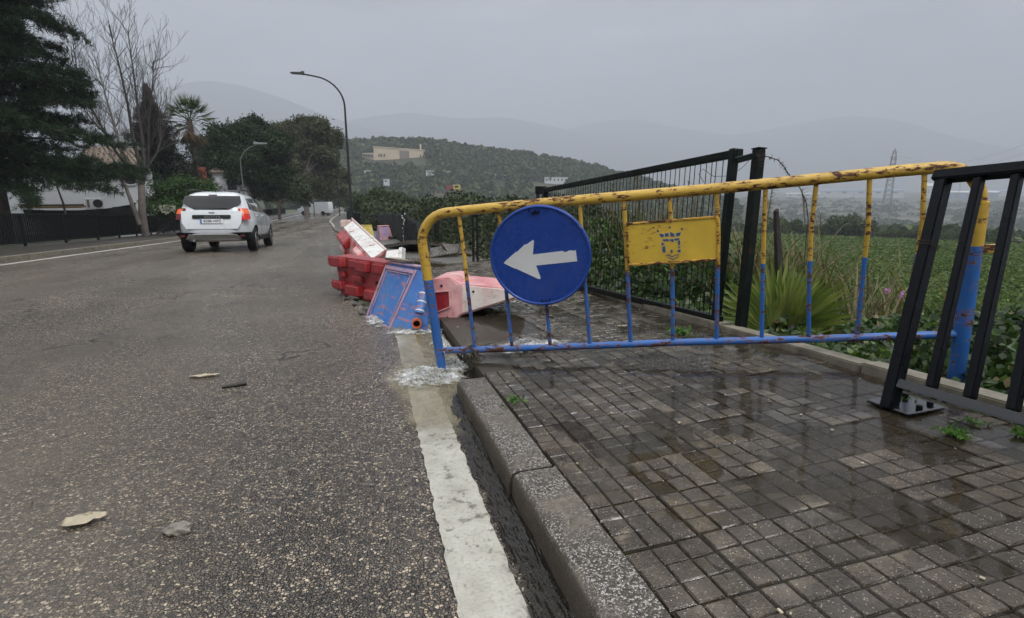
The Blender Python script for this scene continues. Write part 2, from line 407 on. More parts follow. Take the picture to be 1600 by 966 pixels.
M = {}
M['asphalt'] = m_asphalt(); M['tile'] = m_tile(); M['kerb'] = m_granite(); M['marking'] = m_marking()
M['line_far'] = paint('fresh_white_line', (.62, .61, .57), .4, var=.1, vs_=2, bump=.1, world=True)
def m_joint():
    n = NB('mossy_joint_dirt'); p = n.pos()
    c = n.ramp(n.noise(p, 25, 6, .65), [(.3, (.018, .014, .009)), (.7, (.058, .046, .030))])
    c = n.mix(n.rng(n.noise(p, 3.2, 4, .6), .54, .66, 0, .8), c, (.036, .042, .012))
    n.i('Base Color', c); n.i('Roughness', .55); n.i('Normal', n.bump(n.noise(p, 90, 4, .7), .5, .006)); return n.m
M['mortar'] = m_joint()
M['dirt'] = m_soil('wet_earth', (.028, .020, .012), (.105, .078, .048), 14, 1.0, .6, .04)
M['rubble'] = m_soil('broken_asphalt', (.03, .028, .025), (.13, .115, .095), 30, .8, .6, .02)
M['field'] = m_field()
M['sidewalk_far'] = m_soil('old_concrete_pavement', (.060, .055, .045), (.125, .115, .095), 3, .4, .45, .01)
M['sidewalk_dark'] = m_soil('dark_wet_pavement', (.026, .023, .018), (.070, .062, .050), 3, .4, .4, .01)
M['edge'] = m_soil('concrete_edging', (.12, .105, .075), (.27, .245, .19), 9, .5, .6, .01)
M['kerb_pale'] = m_soil('painted_pale_kerb', (.30, .29, .27), (.48, .47, .44), 6, .3, .5, .005)
M['water_mud'] = m_water('muddy_run_off', (.30, .26, .155), .60, .06, (16, 6, 8), .7, .02, True)
M['water_dark'] = m_water('gutter_water', (.016, .013, .009), .75, .03, (20, 4, 8), .75, .028)
M['water_thin'] = m_water('thin_sheet_water', (.075, .065, .05), .45, .05, (9, 7, 8), .35, .012)
M['foam'] = m_foam(); M['froth'] = m_froth()
YEL = (.60, .38, .060); BLU = (.030, .135, .42)
M['bar_paint'] = rusty('barrier_enamel', YEL, .40, BLU)
M['bar_post'] = rusty('barrier_post_enamel', YEL, .425, BLU, .61, .66)
M['bar_blue'] = rusty('barrier_blue_enamel', BLU, None, None, .56, .62)
M['bar_foot'] = paint('blue_painted_steel', (.05, .19, .52), .35, dirt=((.03, .025, .02), 14, .6, .7))
M['plate'] = rusty('crest_plate_enamel', (.70, .47, .06), None, None, .66, .7)
M['plate_edge'] = rusty('crest_plate_rusted_edge', (.62, .36, .05), None, None, .52, .60)
M['sign_blue'] = paint('sign_blue', (.008, .047, .27), .28, var=.08, vs_=6, bump=.05, dirt=((.09, .12, .20), 18, .70, .80))
M['sign_rim'] = paint('sign_rim_blue', (.010, .055, .29), .35, var=.1, dirt=((.20, .22, .26), 26, .64, .72))
M['sign_white'] = paint('sign_white_film', (.66, .665, .66), .42, var=.06, vs_=5, bump=.05, dirt=((.02, .03, .06), 55, .70, .73))
M['black'] = paint('anthracite_paint', (.0035, .0045, .0065), .34, var=.25, vs_=10, bump=.05, bs=90, spec=.12)
M['black_wet'] = paint('wet_anthracite_paint', (.0035, .0045, .0065), .07, var=.2, vs_=10, bump=.015, bs=30, spec=1.0)
M['black_rail'] = paint('railing_black_paint', (.004, .005, .0065), .42, var=.25, bump=.1, spec=.2)
M['green_post'] = paint('dark_green_paint', (.0045, .0085, .0065), .42, var=.35, vs_=6, bump=.25, spec=.2, dirt=((.022, .013, .008), 11, .58, .68))
M['wire'] = paint('dark_wire', (.004, .004, .004), .6, bump=0, spec=.2)
M['rust_wire'] = paint('rusty_wire', (.035, .022, .015), .7, bump=0)
M['wood'] = paint('weathered_stake', (.022, .017, .013), .7, var=.4, vs_=9, bump=.6, bs=30)
M['net'] = paint('shade_net', (.005, .0075, .006), .9, var=.45, vs_=2.0, bump=.5, bs=120)
def plastic(name, col, fade, lo=.45, hi=.62, scuff=None, rough=.42, sc=3.2):
    n = NB(name); c = n.objc()
    b = n.mix(n.rng(n.noise(c, sc, 5, .6), lo, hi, 0, 1), (*col,), (*fade,))
    if scuff: b = n.mix(n.rng(n.noise(n.scale(c, (4, 4, 22)), 1.0, 6, .7), scuff[1], scuff[1] + .05, 0, .9), b, (*scuff[0],))
    b = n.mix(n.rng(n.noise(c, 9, 7, .72), .52, .74, 0, .75), b, (.11, .09, .065))
    b = n.mix(n.rng(n.noise(n.scale(c, (30, 30, 3)), 1.0, 5, .7), .60, .75, 0, .45), b, (.06, .05, .04))
    n.i('Base Color', b); n.i('Roughness', n.rng(n.noise(c, 8, 3), .3, .7, rough - .12, rough + .15)); n.i('Normal', n.bump(n.noise(c, 26, 4), .25, .008))
    return n.m
M['pl_red'] = plastic('red_plastic', (.27, .014, .018), (.42, .06, .065), .5, .72)
M['pl_redtop'] = plastic('sun_faded_red_plastic', (.50, .07, .075), (.70, .42, .40), .40, .60)
M['pl_white'] = plastic('white_plastic', (.70, .69, .66), (.60, .56, .53), .45, .65)
M['pl_pink'] = plastic('pink_faded_plastic', (.60, .21, .22), (.70, .42, .40), .38, .62)
M['pl_pale'] = plastic('chalky_pink_plastic', (.66, .44, .40), (.72, .64, .58), .35, .6)
M['pl_blue'] = plastic('blue_repaint_over_red', (.040, .15, .45), (.065, .20, .50), .4, .6, ((.42, .17, .19), .555))
M['pl_blue2'] = plastic('blue_repaint_worn_off', (.30, .26, .45), (.52, .30, .33), .36, .55, ((.07, .16, .46), .58))
M['pl_yellow'] = plastic('yellow_repaint', (.58, .45, .06), (.62, .50, .16), .4, .6, ((.45, .35, .30), .60))
M['pl_orange'] = plastic('orange_pipe', (.52, .10, .035), (.50, .14, .07))
M['hole'] = paint('dark_bore', (.006, .005, .005), .9, bump=0)
M['carwhite'] = paint('white_car_paint', (.66, .69, .71), .16, var=.03, bump=0, coat=.6, dirt=((.42, .41, .38), 3.0, .60, .8))
M['carglass'] = paint('tinted_glass', (.006, .007, .008), .03, var=.1, bump=0, spec=.5)
M['carblack'] = paint('black_car_plastic', (.006, .006, .007), .5, bump=.1, spec=.25)
M['skid'] = paint('silver_skid', (.34, .34, .33), .38, metal=.4, bump=.05)
M['alloy'] = paint('alloy_rim', (.20, .20, .20), .35, metal=.7, bump=.05)
M['tyre'] = paint('tyre_rubber', (.006, .006, .006), .6, bump=.3, bs=40, spec=.2)
n_ = NB('lit_tail_lamp'); n_.i('Base Color', (.55, .012, .008, 1)); n_.i('Roughness', .15); n_.i('Emission Color', (1, .05, .02, 1)); n_.i('Emission Strength', .03); M['lamp_on'] = n_.m
n_ = NB('lit_indicator'); n_.i('Base Color', (.7, .12, .02, 1)); n_.i('Roughness', .15); n_.i('Emission Color', (1, .10, .03, 1)); n_.i('Emission Strength', .05); M['lamp_am'] = n_.m
M['lamp_off'] = paint('dark_red_lens', (.12, .006, .010), .12, bump=0)
M['platew'] = paint('number_plate_white', (.66, .67, .68), .3, var=.03, bump=0)
M['plateb'] = paint('number_plate_blue', (.03, .10, .42), .3, bump=0)
M['ink'] = paint('black_ink', (.012, .012, .014), .4, bump=0)
M['chrome'] = paint('chrome_badge', (.55, .56, .58), .2, metal=.8, bump=0)
M['steel_dark'] = paint('lamp_post_dark', (.020, .021, .022), .5, metal=.2)
M['steel_grey'] = paint('galvanised_grey', (.17, .175, .18), .5, metal=.4)
M['wallw'] = paint('white_render', (.62, .63, .66), .8, var=.06, vs_=.8, bump=.2, bs=8, dirt=((.40, .40, .40), 1.2, .58, .8))
M['wallc'] = paint('cream_render', (.56, .47, .34), .85, var=.08, vs_=.15, bump=.1, bs=2)
M['wallg'] = paint('grey_panel', (.22, .19, .16), .8, var=.1, vs_=.3, bump=.1)
M['roof'] = paint('clay_roof_tile', (.155, .115, .085), .8, var=.35, vs_=3, bump=.3, dirt=((.07, .07, .055), 2.5, .5, .7))
M['brickred'] = paint('brick_red_render', (.25, .055, .035), .8, var=.15)
M['awning'] = paint('ochre_awning', (.24, .16, .07), .8, var=.2)
M['dark_open'] = paint('dark_opening', (.018, .018, .020), .4, bump=0)
M['bark'] = paint('bark', (.075, .060, .048), .9, var=.35, vs_=5, bump=.8, bs=18)
M['bark_pale'] = paint('pale_bark', (.15, .13, .115), .85, var=.35, vs_=4, bump=.6, bs=14)
M['twig'] = paint('bare_twig', (.055, .046, .044), .85, var=.3, vs_=2, bump=0)
M['pine'] = leafmat('pine_needles', [(.007, .016, .008), (.016, .035, .015), (.034, .060, .024)], .12, .55)
M['conifer'] = leafmat('dark_conifer_needles', [(.006, .009, .005), (.012, .016, .008), (.024, .026, .014)], .1, .6)
M['pine2'] = leafmat('stone_pine_needles', [(.009, .020, .008), (.020, .040, .015), (.042, .072, .028)], .12, .55, .6)
M['euca'] = leafmat('eucalyptus_leaves', [(.024, .030, .014), (.062, .070, .034), (.14, .14, .075)], .2, .5, .5)
M['bush'] = leafmat('bright_bush_leaves', [(.020, .050, .014), (.040, .085, .022), (.075, .14, .038)], .25, .4)
M['bush2'] = leafmat('olive_bush_leaves', [(.011, .018, .007), (.026, .040, .014), (.058, .078, .030), (.11, .13, .055)], .2, .5, .35)
M['forest'] = leafmat('woodland_leaves', [(.010, .020, .006), (.022, .038, .011), (.050, .076, .022), (.10, .12, .040)], .15, .6, .11)
M['autumn'] = leafmat('rust_brown_leaves', [(.085, .055, .025), (.13, .085, .038), (.17, .12, .06)], .2, .6)
M['ivy'] = leafmat('climbing_vine_leaves', [(.010, .022, .007), (.024, .050, .014), (.055, .105, .028), (.14, .20, .06)], .3, .34, 1.4, .4)
M['shrub'] = leafmat('hedge_leaves', [(.012, .018, .008), (.030, .042, .017), (.085, .10, .048)], .25, .45, 1.0)
M['crop'] = leafmat('crop_leaves', [(.040, .070, .018), (.080, .125, .034), (.15, .20, .060)], .25, .6, .3)
M['reed'] = leafmat('dry_reed', [(.08, .06, .03), (.15, .12, .065), (.27, .23, .14)], .25, .6, .8)
M['reedg'] = leafmat('green_reed', [(.045, .060, .022), (.09, .11, .045), (.17, .17, .08)], .25, .5, .8)
M['fan'] = leafmat('fan_palm_leaf', [(.060, .095, .022), (.15, .20, .05), (.27, .29, .09)], .3, .32, 1.0)
M['palmtop'] = leafmat('palm_fronds', [(.030, .050, .018), (.055, .085, .030), (.09, .12, .045)], .2, .5)
M['palmdead'] = leafmat('dead_palm_fronds', [(.075, .05, .03), (.12, .085, .05), (.17, .125, .08)], .1, .7)
M['flower'] = leafmat('lilac_petals', [(.40, .16, .42), (.55, .26, .58)], .3, .5)
M['flowerw'] = leafmat('white_petals', [(.60, .60, .56), (.75, .75, .70)], .3, .5)
M['weed'] = leafmat('weed_leaves', [(.05, .11, .02), (.09, .19, .04), (.14, .26, .07)], .3, .4)
M['leafdry'] = paint('dry_leaf_pale', (.45, .39, .28), .6, var=.25, vs_=20, bump=.3, dirt=((.22, .16, .09), 30, .55, .7))
M['stick'] = paint('wet_stick', (.030, .028, .018), .4, var=.3, bump=.3)
M['debris'] = paint('wet_debris', (.06, .048, .032), .5, var=.4, vs_=30, bump=.4)
M['hillsoil'] = m_soil('hill_scrub', (.022, .028, .014), (.06, .062, .032), .05, .5, .9, 1.0)
M['mount'] = m_soil('mountain_scrub', (.030, .034, .026), (.055, .058, .045), .006, .3, .95, 2.0)
M['shed_blue'] = paint('blue_shed_roof', (.16, .26, .44), .5, bump=0)
M['shed_white'] = paint('white_shed_wall', (.62, .63, .64), .6, bump=0)

# ================================================================== SETTING: terrain
ZF = lerp_pts([(0, -1.75), (100, -6.4), (110, -6.7), (260, -24), (600, -26), (1100, -14), (1800, -4), (2600, -2), (4600, 2)])
def edge_x(y): return np.where(np.asarray(y) < 9, 2.16, XR(y) + 1.85)
def terrain(x, y):
    x = np.asarray(x, float); y = np.asarray(y, float); r = np.hypot(x, y); yc = np.clip(y, -3, 190)
    d = x - edge_x(yc); base = g(np.clip(x, -12, 3), yc)
    zr = (base - .04) * (1 - sm(0, 7, d)) + ZF(r) * sm(0, 7, d) + fbm(x, y, 3.0, 3, 5) * .25 * sm(.5, 3, d) * (1 - sm(20, 60, r))
    dl = XF(yc) - x
    zl = gL(yc) - .10 + .25 * sm(1.5, 5, dl)
    zl = zl * (1 - sm(90, 400, r)) + ZF(r) * .6 * sm(90, 400, r)
    z = np.where(d > 0, zr, np.where(dl > 0, zl, base - .28))
    zfar = ZF(r) + fbm(x, y, 400, 4, 9) * 6
    return np.where(r > 210, z * (1 - sm(210, 420, r)) + zfar * sm(210, 420, r), z)
def polar_sheet(name, rr, aa, fn, m):
    R, A = np.meshgrid(rr, aa, indexing='ij'); X = R * np.sin(A); Y = R * np.cos(A); Z = fn(X, Y)
    nr, na = R.shape; idx = np.arange(nr * na).reshape(nr, na)
    F = np.stack([idx[:-1, :-1], idx[:-1, 1:], idx[1:, 1:], idx[1:, :-1]], -1).reshape(-1, 4)[:, ::-1]
    return mesh_np(name, np.stack([X, Y, Z], -1).reshape(-1, 3), F, m, smooth=True)
rr = np.concatenate([[.02], np.geomspace(.5, 4900, 152)])
tag(polar_sheet('ground', rr, np.radians(np.arange(0, 360.5, .9)), terrain, M['field']), kind='structure')

def az_of(px): return YAW + np.arctan((np.asarray(px, float) - 800) / 842.0)
def ridge(name, m, sky, r0, r1, r2, zfoot, tree=0, rough=6, seed=3):
    """a hill: skyline heights (photo pixels) surveyed at its crest distance r1"""
    az = az_of([p[0] for p in sky]); h = [(299 - p[1]) / 842.0 * r1 + CAMH - tree for p in sky]
    aa = np.linspace(az[0], az[-1], 260); H = np.interp(aa, az, h)
    rr = np.concatenate([np.linspace(r0, r1, 46), np.linspace(r1, r2, 14)[1:]])
    Hs = np.convolve(np.pad(H, 5, mode='edge'), np.ones(11) / 11, 'valid')
    def fn(X, Y):
        R = np.hypot(X, Y); A = np.arctan2(X, Y); top = np.interp(A, aa, Hs)
        t = np.clip((R - r0) / (r1 - r0), 0, 1); up = t ** 1.35 * (1.0 - .12 * np.sin(t * 9 + A * 14) * (1 - t))
        dn = 1 - sm(r1, r2, R) * .75
        return zfoot + (top - zfoot) * up * dn + fbm(X, Y, rough * 14, 5, seed) * rough * (1 - .75 * sm(.75, 1.0, t)) * np.minimum(1, t * 3)
    o = polar_sheet(name, rr, aa, fn, m); tag(o, kind='structure'); return fn
hill_sky = [(250, 270), (330, 243), (420, 228), (480, 224), (540, 222), (600, 219), (670, 216), (740, 226), (800, 234), (870, 243), (930, 255), (985, 267), (1040, 284), (1100, 298), (1180, 312)]
hill_fn = ridge('hill', M['hillsoil'], hill_sky, 190, 400, 700, -24, tree=6.0, rough=3)
ridge('mountain', M['mount'], [(120, 215), (240, 178), (310, 162), (350, 156), (400, 160), (450, 171), (500, 187), (560, 204), (640, 222), (720, 236), (820, 262), (900, 292)], 2100, 3000, 3700, -8, rough=19, seed=11)
ridge('mountain', M['mount'], [(480, 215), (580, 193), (640, 184), (720, 192), (790, 189), (850, 200), (930, 219), (1010, 236), (1100, 252), (1200, 270), (1300, 296)], 2700, 3500, 4100, -6, rough=20, seed=23)
ridge('mountain', M['mount'], [(760, 240), (860, 214), (930, 196), (990, 194), (1060, 210), (1140, 222), (1220, 212), (1310, 203), (1390, 212), (1460, 232), (1540, 248), (1640, 258), (1900, 262), (2300, 272), (3000, 290)], 3100, 4000, 4600, -4, rough=20, seed=31)

# ------------------------------------------------------------------ carriageway
HOLE = [(-.60, 8.5), (-.52, 7.6), (-.42, 6.9), (-.26, 6.2), (-.08, 5.75), (.16, 5.62), (.45, 5.6), (.45, 9.0), (-.1, 9.1), (-.5, 8.9)]
def in_poly(x, y, P):
    c = np.zeros(np.shape(x), bool); n = len(P)
    for i in range(n):
        x1, y1 = P[i]; x2, y2 = P[(i + 1) % n]
        with np.errstate(divide='ignore', invalid='ignore'):
            c ^= ((y1 > y) != (y2 > y)) & (x < (x2 - x1) * (y - y1) / (y2 - y1 + 1e-12) + x1)
    return c
ys = np.concatenate([np.arange(-2.6, 5.2, .2), np.arange(5.2, 9.4, .05), np.arange(9.4, 30, .4), np.arange(30, 191, 2.0)])
us = np.concatenate([np.linspace(0, .84, 24), np.linspace(.84, 1, 30)[1:]])
Y, U = np.meshgrid(ys, us, indexing='ij'); X = XL(Y) + U * (XR(Y) + .012 - XL(Y)); Z = g(X, Y) + .012 * np.sin(X * 1.3 + Y * .2) * 0
Z = Z + .02 * sm(.0, .5, U) * (1 - sm(.5, 1.0, U))                      # slight crown
hn = in_poly(X + .10 * (noise2(X, Y, .12, 4) - .5), Y + .12 * (noise2(X, Y, .12, 8) - .5), HOLE)
Z = Z - .035 * np.exp(-((X + .1) ** 2 / .25 + (Y - 7) ** 2 / 3.0)) * (1 - hn)     # sag towards the collapse
nr, na = X.shape; idx = np.arange(nr * na).reshape(nr, na)
F = np.stack([idx[:-1, :-1], idx[:-1, 1:], idx[1:, 1:], idx[1:, :-1]], -1).reshape(-1, 4)
keep = ~(hn[:-1, :-1] & hn[1:, 1:]).reshape(-1)
road = mesh_np('road', np.stack([X, Y, Z], -1).reshape(-1, 3), F[keep], M['asphalt'], smooth=True); tag(road, kind='structure')
def strip(name, xa, xb, ys, fz, m, parent=None, thick=0, nx=2, jag=0):
    """a sheet between two longitudinal lines; thick > 0 gives it sides"""
    ys = np.asarray(ys, float); U = np.linspace(0, 1, nx); Yg, Ug = np.meshgrid(ys, U, indexing='ij')
    a = np.array([xa(y) if callable(xa) else xa for y in ys]); b = np.array([xb(y) if callable(xb) else xb for y in ys])
    if jag: a = a + jag * (RS.random(len(ys)) - .5); b = b + jag * (RS.random(len(ys)) - .5)
    Xg = a[:, None] * (1 - Ug) + b[:, None] * Ug; Zg = fz(Xg, Yg); n1, n2 = Xg.shape; idx = np.arange(n1 * n2).reshape(n1, n2)
    F = [list(f) for f in np.stack([idx[:-1, :-1], idx[:-1, 1:], idx[1:, 1:], idx[1:, :-1]], -1).reshape(-1, 4)]
    V = np.stack([Xg, Yg, Zg], -1).reshape(-1, 3)
    if thick:
        Vb = V.copy(); Vb[:, 2] -= thick; o = len(V); V = np.concatenate([V, Vb])
        for c in (0, n2 - 1):
            for i in range(n1 - 1):
                q = [int(idx[i, c]), int(idx[i + 1, c]), int(idx[i + 1, c]) + o, int(idx[i, c]) + o]; F.append(q if c == 0 else q[::-1])
        for r_ in (0, n1 - 1):
            for i in range(n2 - 1):
                q = [int(idx[r_, i + 1]), int(idx[r_, i]), int(idx[r_, i]) + o, int(idx[r_, i + 1]) + o]; F.append(q if r_ == 0 else q[::-1])
    return mesh_np(name, V, [[int(i) for i in f] for f in F], m, parent, smooth=False)
strip('edge_line', .138, .287, np.arange(-1.5, 4.9, .03), lambda x, y: g(x, y) + .004 + .02 * sm(0, .5, (x - XL(y)) / (XR(y) - XL(y))) * (1 - sm(.5, 1, (x - XL(y)) / (XR(y) - XL(y)))), M['marking'], road, nx=3, jag=.009)
strip('edge_line', lambda y: XL(y) + .30, lambda y: XL(y) + .42, np.arange(2, 190, 1.0), lambda x, y: g(x, y) + .008, M['line_far'], road)
lpave = strip('pavement_across', lambda y: XF(y) - .5, lambda y: XL(y) - .14, np.arange(2, 190, 1.0), lambda x, y: gL(y) + .115, M['sidewalk_dark'], None, .3); tag(lpave, kind='structure')
for y0 in np.arange(2, 190, 2.0):
    yy = [y0 + .006, y0 + 1.0, y0 + 1.994]
    strip('kerb_stone', lambda y: XL(y) - .137, lambda y: XL(y) + .003, yy, lambda x, y: gL(y) + .125, M['edge'], lpave, .3)
# ------------------------------------------------------------------ near pavement
pave = strip('pavement', .52, 2.1, np.arange(-1.2, 9.6, .2), lambda x, y: pz(x, y) - .016, M['mortar'], None, .30, nx=6); tag(pave, kind='structure')
far_pave = strip('pavement_beyond', lambda y: XR(y) + .145, lambda y: XR(y) + 1.75, np.concatenate([np.arange(9.6, 30, .4), np.arange(30, 190, 2.)]), lambda x, y: pz(np.minimum(x - XR(y) + .37, 2.1), y) - .004, M['sidewalk_far'], None, .4, nx=4); tag(far_pave, kind='structure')
TS = .198
def tile_bits(seed, chip=0.0):
    """one 20 cm paving tile: nine raised pads on a body"""
    r = random.Random(seed); m = MB(); h = TS / 2 - .0012; p3 = (2 * h) / 3
    m.box((0, 0, -.022), (2 * h, 2 * h, .030)); m.nbody = 6
    for i in range(3):
        for j in range(3):
            x0, x1 = -h + i * p3 + .0020, -h + (i + 1) * p3 - .0020; y0, y1 = -h + j * p3 + .0020, -h + (j + 1) * p3 - .0020
            q = .0028; zt = r.uniform(-.0012, .0008) - (.0022 if seed > 3 and r.random() < .22 else 0); zb = -.0042
            jx = [r.uniform(-.0012, .0012) for _ in range(8)]
            if r.random() < .18: c_ = r.randrange(4); jx[2 * c_] += (.006 if c_ in (0, 3) else -.006) * r.random(); jx[2 * c_ + 1] += (.006 if c_ in (0, 1) else -.006) * r.random()
            m.add([(x0, y0, zb), (x1, y0, zb), (x1, y1, zb), (x0, y1, zb), (x0 + q + jx[0], y0 + q + jx[1], zt), (x1 - q + jx[2], y0 + q + jx[3], zt), (x1 - q + jx[4], y1 - q + jx[5], zt), (x0 + q + jx[6], y1 - q + jx[7], zt)],
                  [[4, 5, 6, 7]] + [[a, (a + 1) % 4, 4 + (a + 1) % 4, 4 + a] for a in range(4)])
    return m
tile_mesh = []
for s_ in range(7):
    o = tile_bits(s_).obj('tile', [M['tile'], M['mortar']]); o.data.polygons.foreach_set('material_index', np.array([1] * 6 + [0] * (len(o.data.polygons) - 6), np.int32)); tile_mesh.append(o.data); bpy.data.objects.remove(o)
def tile_gone(x, y):
    e = .10 * (float(noise2(x, y, .35, 3)) - .5)
    if 2.62 < y < 5.1 and x < .60 + .55 * math.exp(-((y - 3.75) / .75) ** 2) + e: return True
    if 5.1 <= y < 9.2 and x < .66 + e: return True
    return False
def tile_matrix(x, y, r):
    U_ = lambda a, b: .011 * float(fbm(a, b, .6, 3, 51)); sx = .045 + r.gauss(0, .007) + (U_(x + .1, y) - U_(x - .1, y)) / .2; sy = -.066 + r.gauss(0, .007) + (U_(x, y + .1) - U_(x, y - .1)) / .2
    sink = -.012 * math.exp(-((x - 1.75) ** 2 + (y - 1.2) ** 2) / .5)
    zx = Vector((1, 0, sx)).normalized(); n = zx.cross(Vector((0, 1, sy))).normalized(); zy = n.cross(zx)
    a = r.gauss(0, .006); c, s = math.cos(a), math.sin(a)
    ax, ay = zx * c + zy * s, zy * c - zx * s
    Mx = Matrix((ax, ay, n)).transposed().to_4x4(); Mx.translation = (x + r.gauss(0, .0008), y + r.gauss(0, .0008), float(pz(x, y)) + r.gauss(0, .0012) + sink * .5 + U_(x, y))
    return Mx
cnt = 0; rest = []
rr_ = random.Random(4)
for i in range(58):
    for j in range(8):
        x, y = .52 + .0015 + TS * (j + .5), -.62 + TS * (i + .5)
        if tile_gone(x, y): continue
        mt = tile_matrix(x, y, rr_)
        if y > .42 and cnt < 300:
            o = bpy.data.objects.new('tile', tile_mesh[rr_.randrange(7)]); o.matrix_world = mt @ Matrix.Rotation(math.pi / 2 * rr_.randrange(4), 4, 'Z'); link(o, pave); cnt += 1
        else: rest.append(mt)
mb = MB()
for k, mt in enumerate(rest):
    b = tile_bits(k % 7); mb.add([mt @ Vector(v) for v in b.v], b.f)
tag(mb.obj('tiles_beyond', M['tile'], pave), kind='stuff')
# kerb stones with a rounded nose
def kerb_profile(y, dx=0, dz=0):
    z = float(pz(.515, y)) + .004 + dz; b = float(g(.37, y)) - .2
    return [(.372 + dx, y, b), (.378 + dx, y, z - .030), (.382 + dx, y, z - .016), (.390 + dx, y, z - .006), (.404 + dx, y, z), (.512 + dx, y, z + .002), (.516 + dx, y, z - .004), (.516 + dx, y, b)]
for y0, y1, dx, dz in ((-1.2, .28, 0, 0), (.288, 1.425, 0, 0), (1.440, 2.48, -.006, -.004)):
    m = MB(); n = 14; ring = []
    for k in range(n):
        yy = y0 + (y1 - y0) * k / (n - 1); q = .004 if 0 < k < n - 1 else .010
        ring.append([(a + RS.normal(0, .0012), b, c + RS.normal(0, .0012) - (q if 0 < i < 6 and k in (0, n - 1) else 0)) for i, (a, b, c) in enumerate(kerb_profile(yy, dx, dz))])
    for r_ in ring: m.v += r_
    for k in range(n - 1):
        for i in range(7): m.f.append([k * 8 + i, k * 8 + i + 1, (k + 1) * 8 + i + 1, (k + 1) * 8 + i])
    m.f.append(list(range(8))); m.f.append([(n - 1) * 8 + i for i in range(8)][::-1])
    m.obj('kerb_stone', M['kerb'], pave, smooth=True, sharp=50)
for y0 in np.concatenate([np.arange(9.6, 40, 1.0), np.arange(40, 130, 2.0)]):
    L_ = 1.0 if y0 < 40 else 2.0
    strip('kerb_stone', lambda y: XR(y) - .004, lambda y: XR(y) + .142, [y0 + .006, y0 + L_ / 2, y0 + L_ - .006], lambda x, y: pz(.4, y) + .012, M['kerb_pale'] if y0 > 40 else M['kerb'], far_pave, .35)
for y0 in np.arange(-1.2, 9.2, 1.0):
    dz = random.uniform(-.008, .008)
    m = MB(); a = (2.105, 2.205); y1 = y0 + .988
    z0, z1 = float(pz(2.1, y0)) + .040 + dz, float(pz(2.1, y1)) + .040 + dz
    m.hexa([(a[0], y0, z0 - .3), (a[1], y0, z0 - .3), (a[1], y1, z1 - .3), (a[0], y1, z1 - .3)], [(a[0], y0, z0), (a[1], y0, z0), (a[1], y1, z1), (a[0], y1, z1)])
    m.obj('edging_stone', M['edge'], pave, bevel=.006, seg=2)
# ------------------------------------------------------------------ washed-out ground under and beside the collapse
xs = np.arange(-.9, 1.35, .03); ys = np.arange(2.45, 9.6, .03); X, Y = np.meshgrid(xs, ys, indexing='ij')
side = pz(X, Y) - .020 + .06 * fbm(X, Y, .25, 4, 2)
low = g(X, Y) - .02 + .05 * fbm(X, Y, .2, 4, 6)
Z = low * (1 - sm(.40, .95, X)) + side * sm(.40, .95, X)
Z = np.where(X < .38, g(X, Y) - .10, Z)
inh = np.exp(-(np.maximum(0, np.abs(Y - 7.2) - 1.2) ** 2 / .25 + np.maximum(0, np.abs(X - .1) - .45) ** 2 / .05))
Z = Z - inh * (.28 + .25 * fbm(X, Y, .3, 4, 12))
Z = Z - .10 * np.exp(-((X - .55) ** 2 / .05 + (Y - 3.6) ** 2 / .5))
nr, na = X.shape; idx = np.arange(nr * na).reshape(nr, na)
F = np.stack([idx[:-1, :-1], idx[1:, :-1], idx[1:, 1:], idx[:-1, 1:]], -1).reshape(-1, 4)
tag(mesh_np('washed_out_earth', np.stack([X, Y, Z], -1).reshape(-1, 3), F, M['dirt'], smooth=True), kind='structure')

# ================================================================== run-off water
def water_patch(name, x0, x1, y0, y1, fz, keep, m, parent=None, step=.02, kind='structure', cover=None):
    X, Y = np.meshgrid(np.arange(x0, x1, step), np.arange(y0, y1, step), indexing='ij'); Z = fz(X, Y); k = keep(X, Y)
    nr, na = X.shape; idx = np.arange(nr * na).reshape(nr, na)
    F = np.stack([idx[:-1, :-1], idx[1:, :-1], idx[1:, 1:], idx[:-1, 1:]], -1).reshape(-1, 4)
    F = F[(k[:-1, :-1] & k[1:, 1:]).reshape(-1)]; u, inv = np.unique(F, return_inverse=True)
    o = mesh_np(name, np.stack([X, Y, Z], -1).reshape(-1, 3)[u], inv.reshape(-1, 4), m, parent, smooth=True); tag(o, kind=kind)
    if cover:
        P_ = np.stack([X, Y], -1).reshape(-1, 2)[u]; o.data.attributes.new('cover', 'FLOAT', 'POINT').data.foreach_set('value', cover(P_[:, 0], P_[:, 1]).astype(np.float32))
    return o
water_patch('gutter_water', .25, .40, -.9, 2.62, lambda x, y: g(x, y) + .010 + .012 * fbm(x * 3, y, .12, 3, 1) + .006 * sm(.30, .37, x),
            lambda x, y: x > .288 + .03 * (noise2(x, y, .15, 2) - .3), M['water_dark'], step=.012)
water_patch('muddy_water', -.15, .52, 1.85, 4.9, lambda x, y: g(x, y) + .016 + .022 * fbm(x, y * .6, .14, 4, 3),
            lambda x, y: (x < .40 + .10 * sm(2.6, 3, y)), M['water_mud'], step=.015,
            cover=lambda x, y: sm(.0, .10, x - (.075 + .09 * (noise2(x, y, .2, 7) - .5) - .12 * np.exp(-((y - 2.85) / .28) ** 2))) * sm(1.92, 2.25, y + .12 * noise2(x, y, .06, 8)) * (1 - sm(4.6, 4.85, y)))
water_patch('shallow_water', .5, 1.45, 2.5, 3.35, lambda x, y: pz(x, y) + .004 + .012 * fbm(x, y, .12, 4, 4),
            lambda x, y: ((x - .75) / .52) ** 2 + ((y - 2.92) / .34) ** 2 < .75 + .8 * (noise2(x, y, .14, 5) - .5), M['water_thin'], step=.015)
n_ = NB('clear_puddle'); n_.i('Base Color', (.022, .017, .009, 1)); n_.i('Roughness', .025); n_.i('IOR', 1.33); n_.i('Specular IOR Level', .7); n_.i('Alpha', .42)
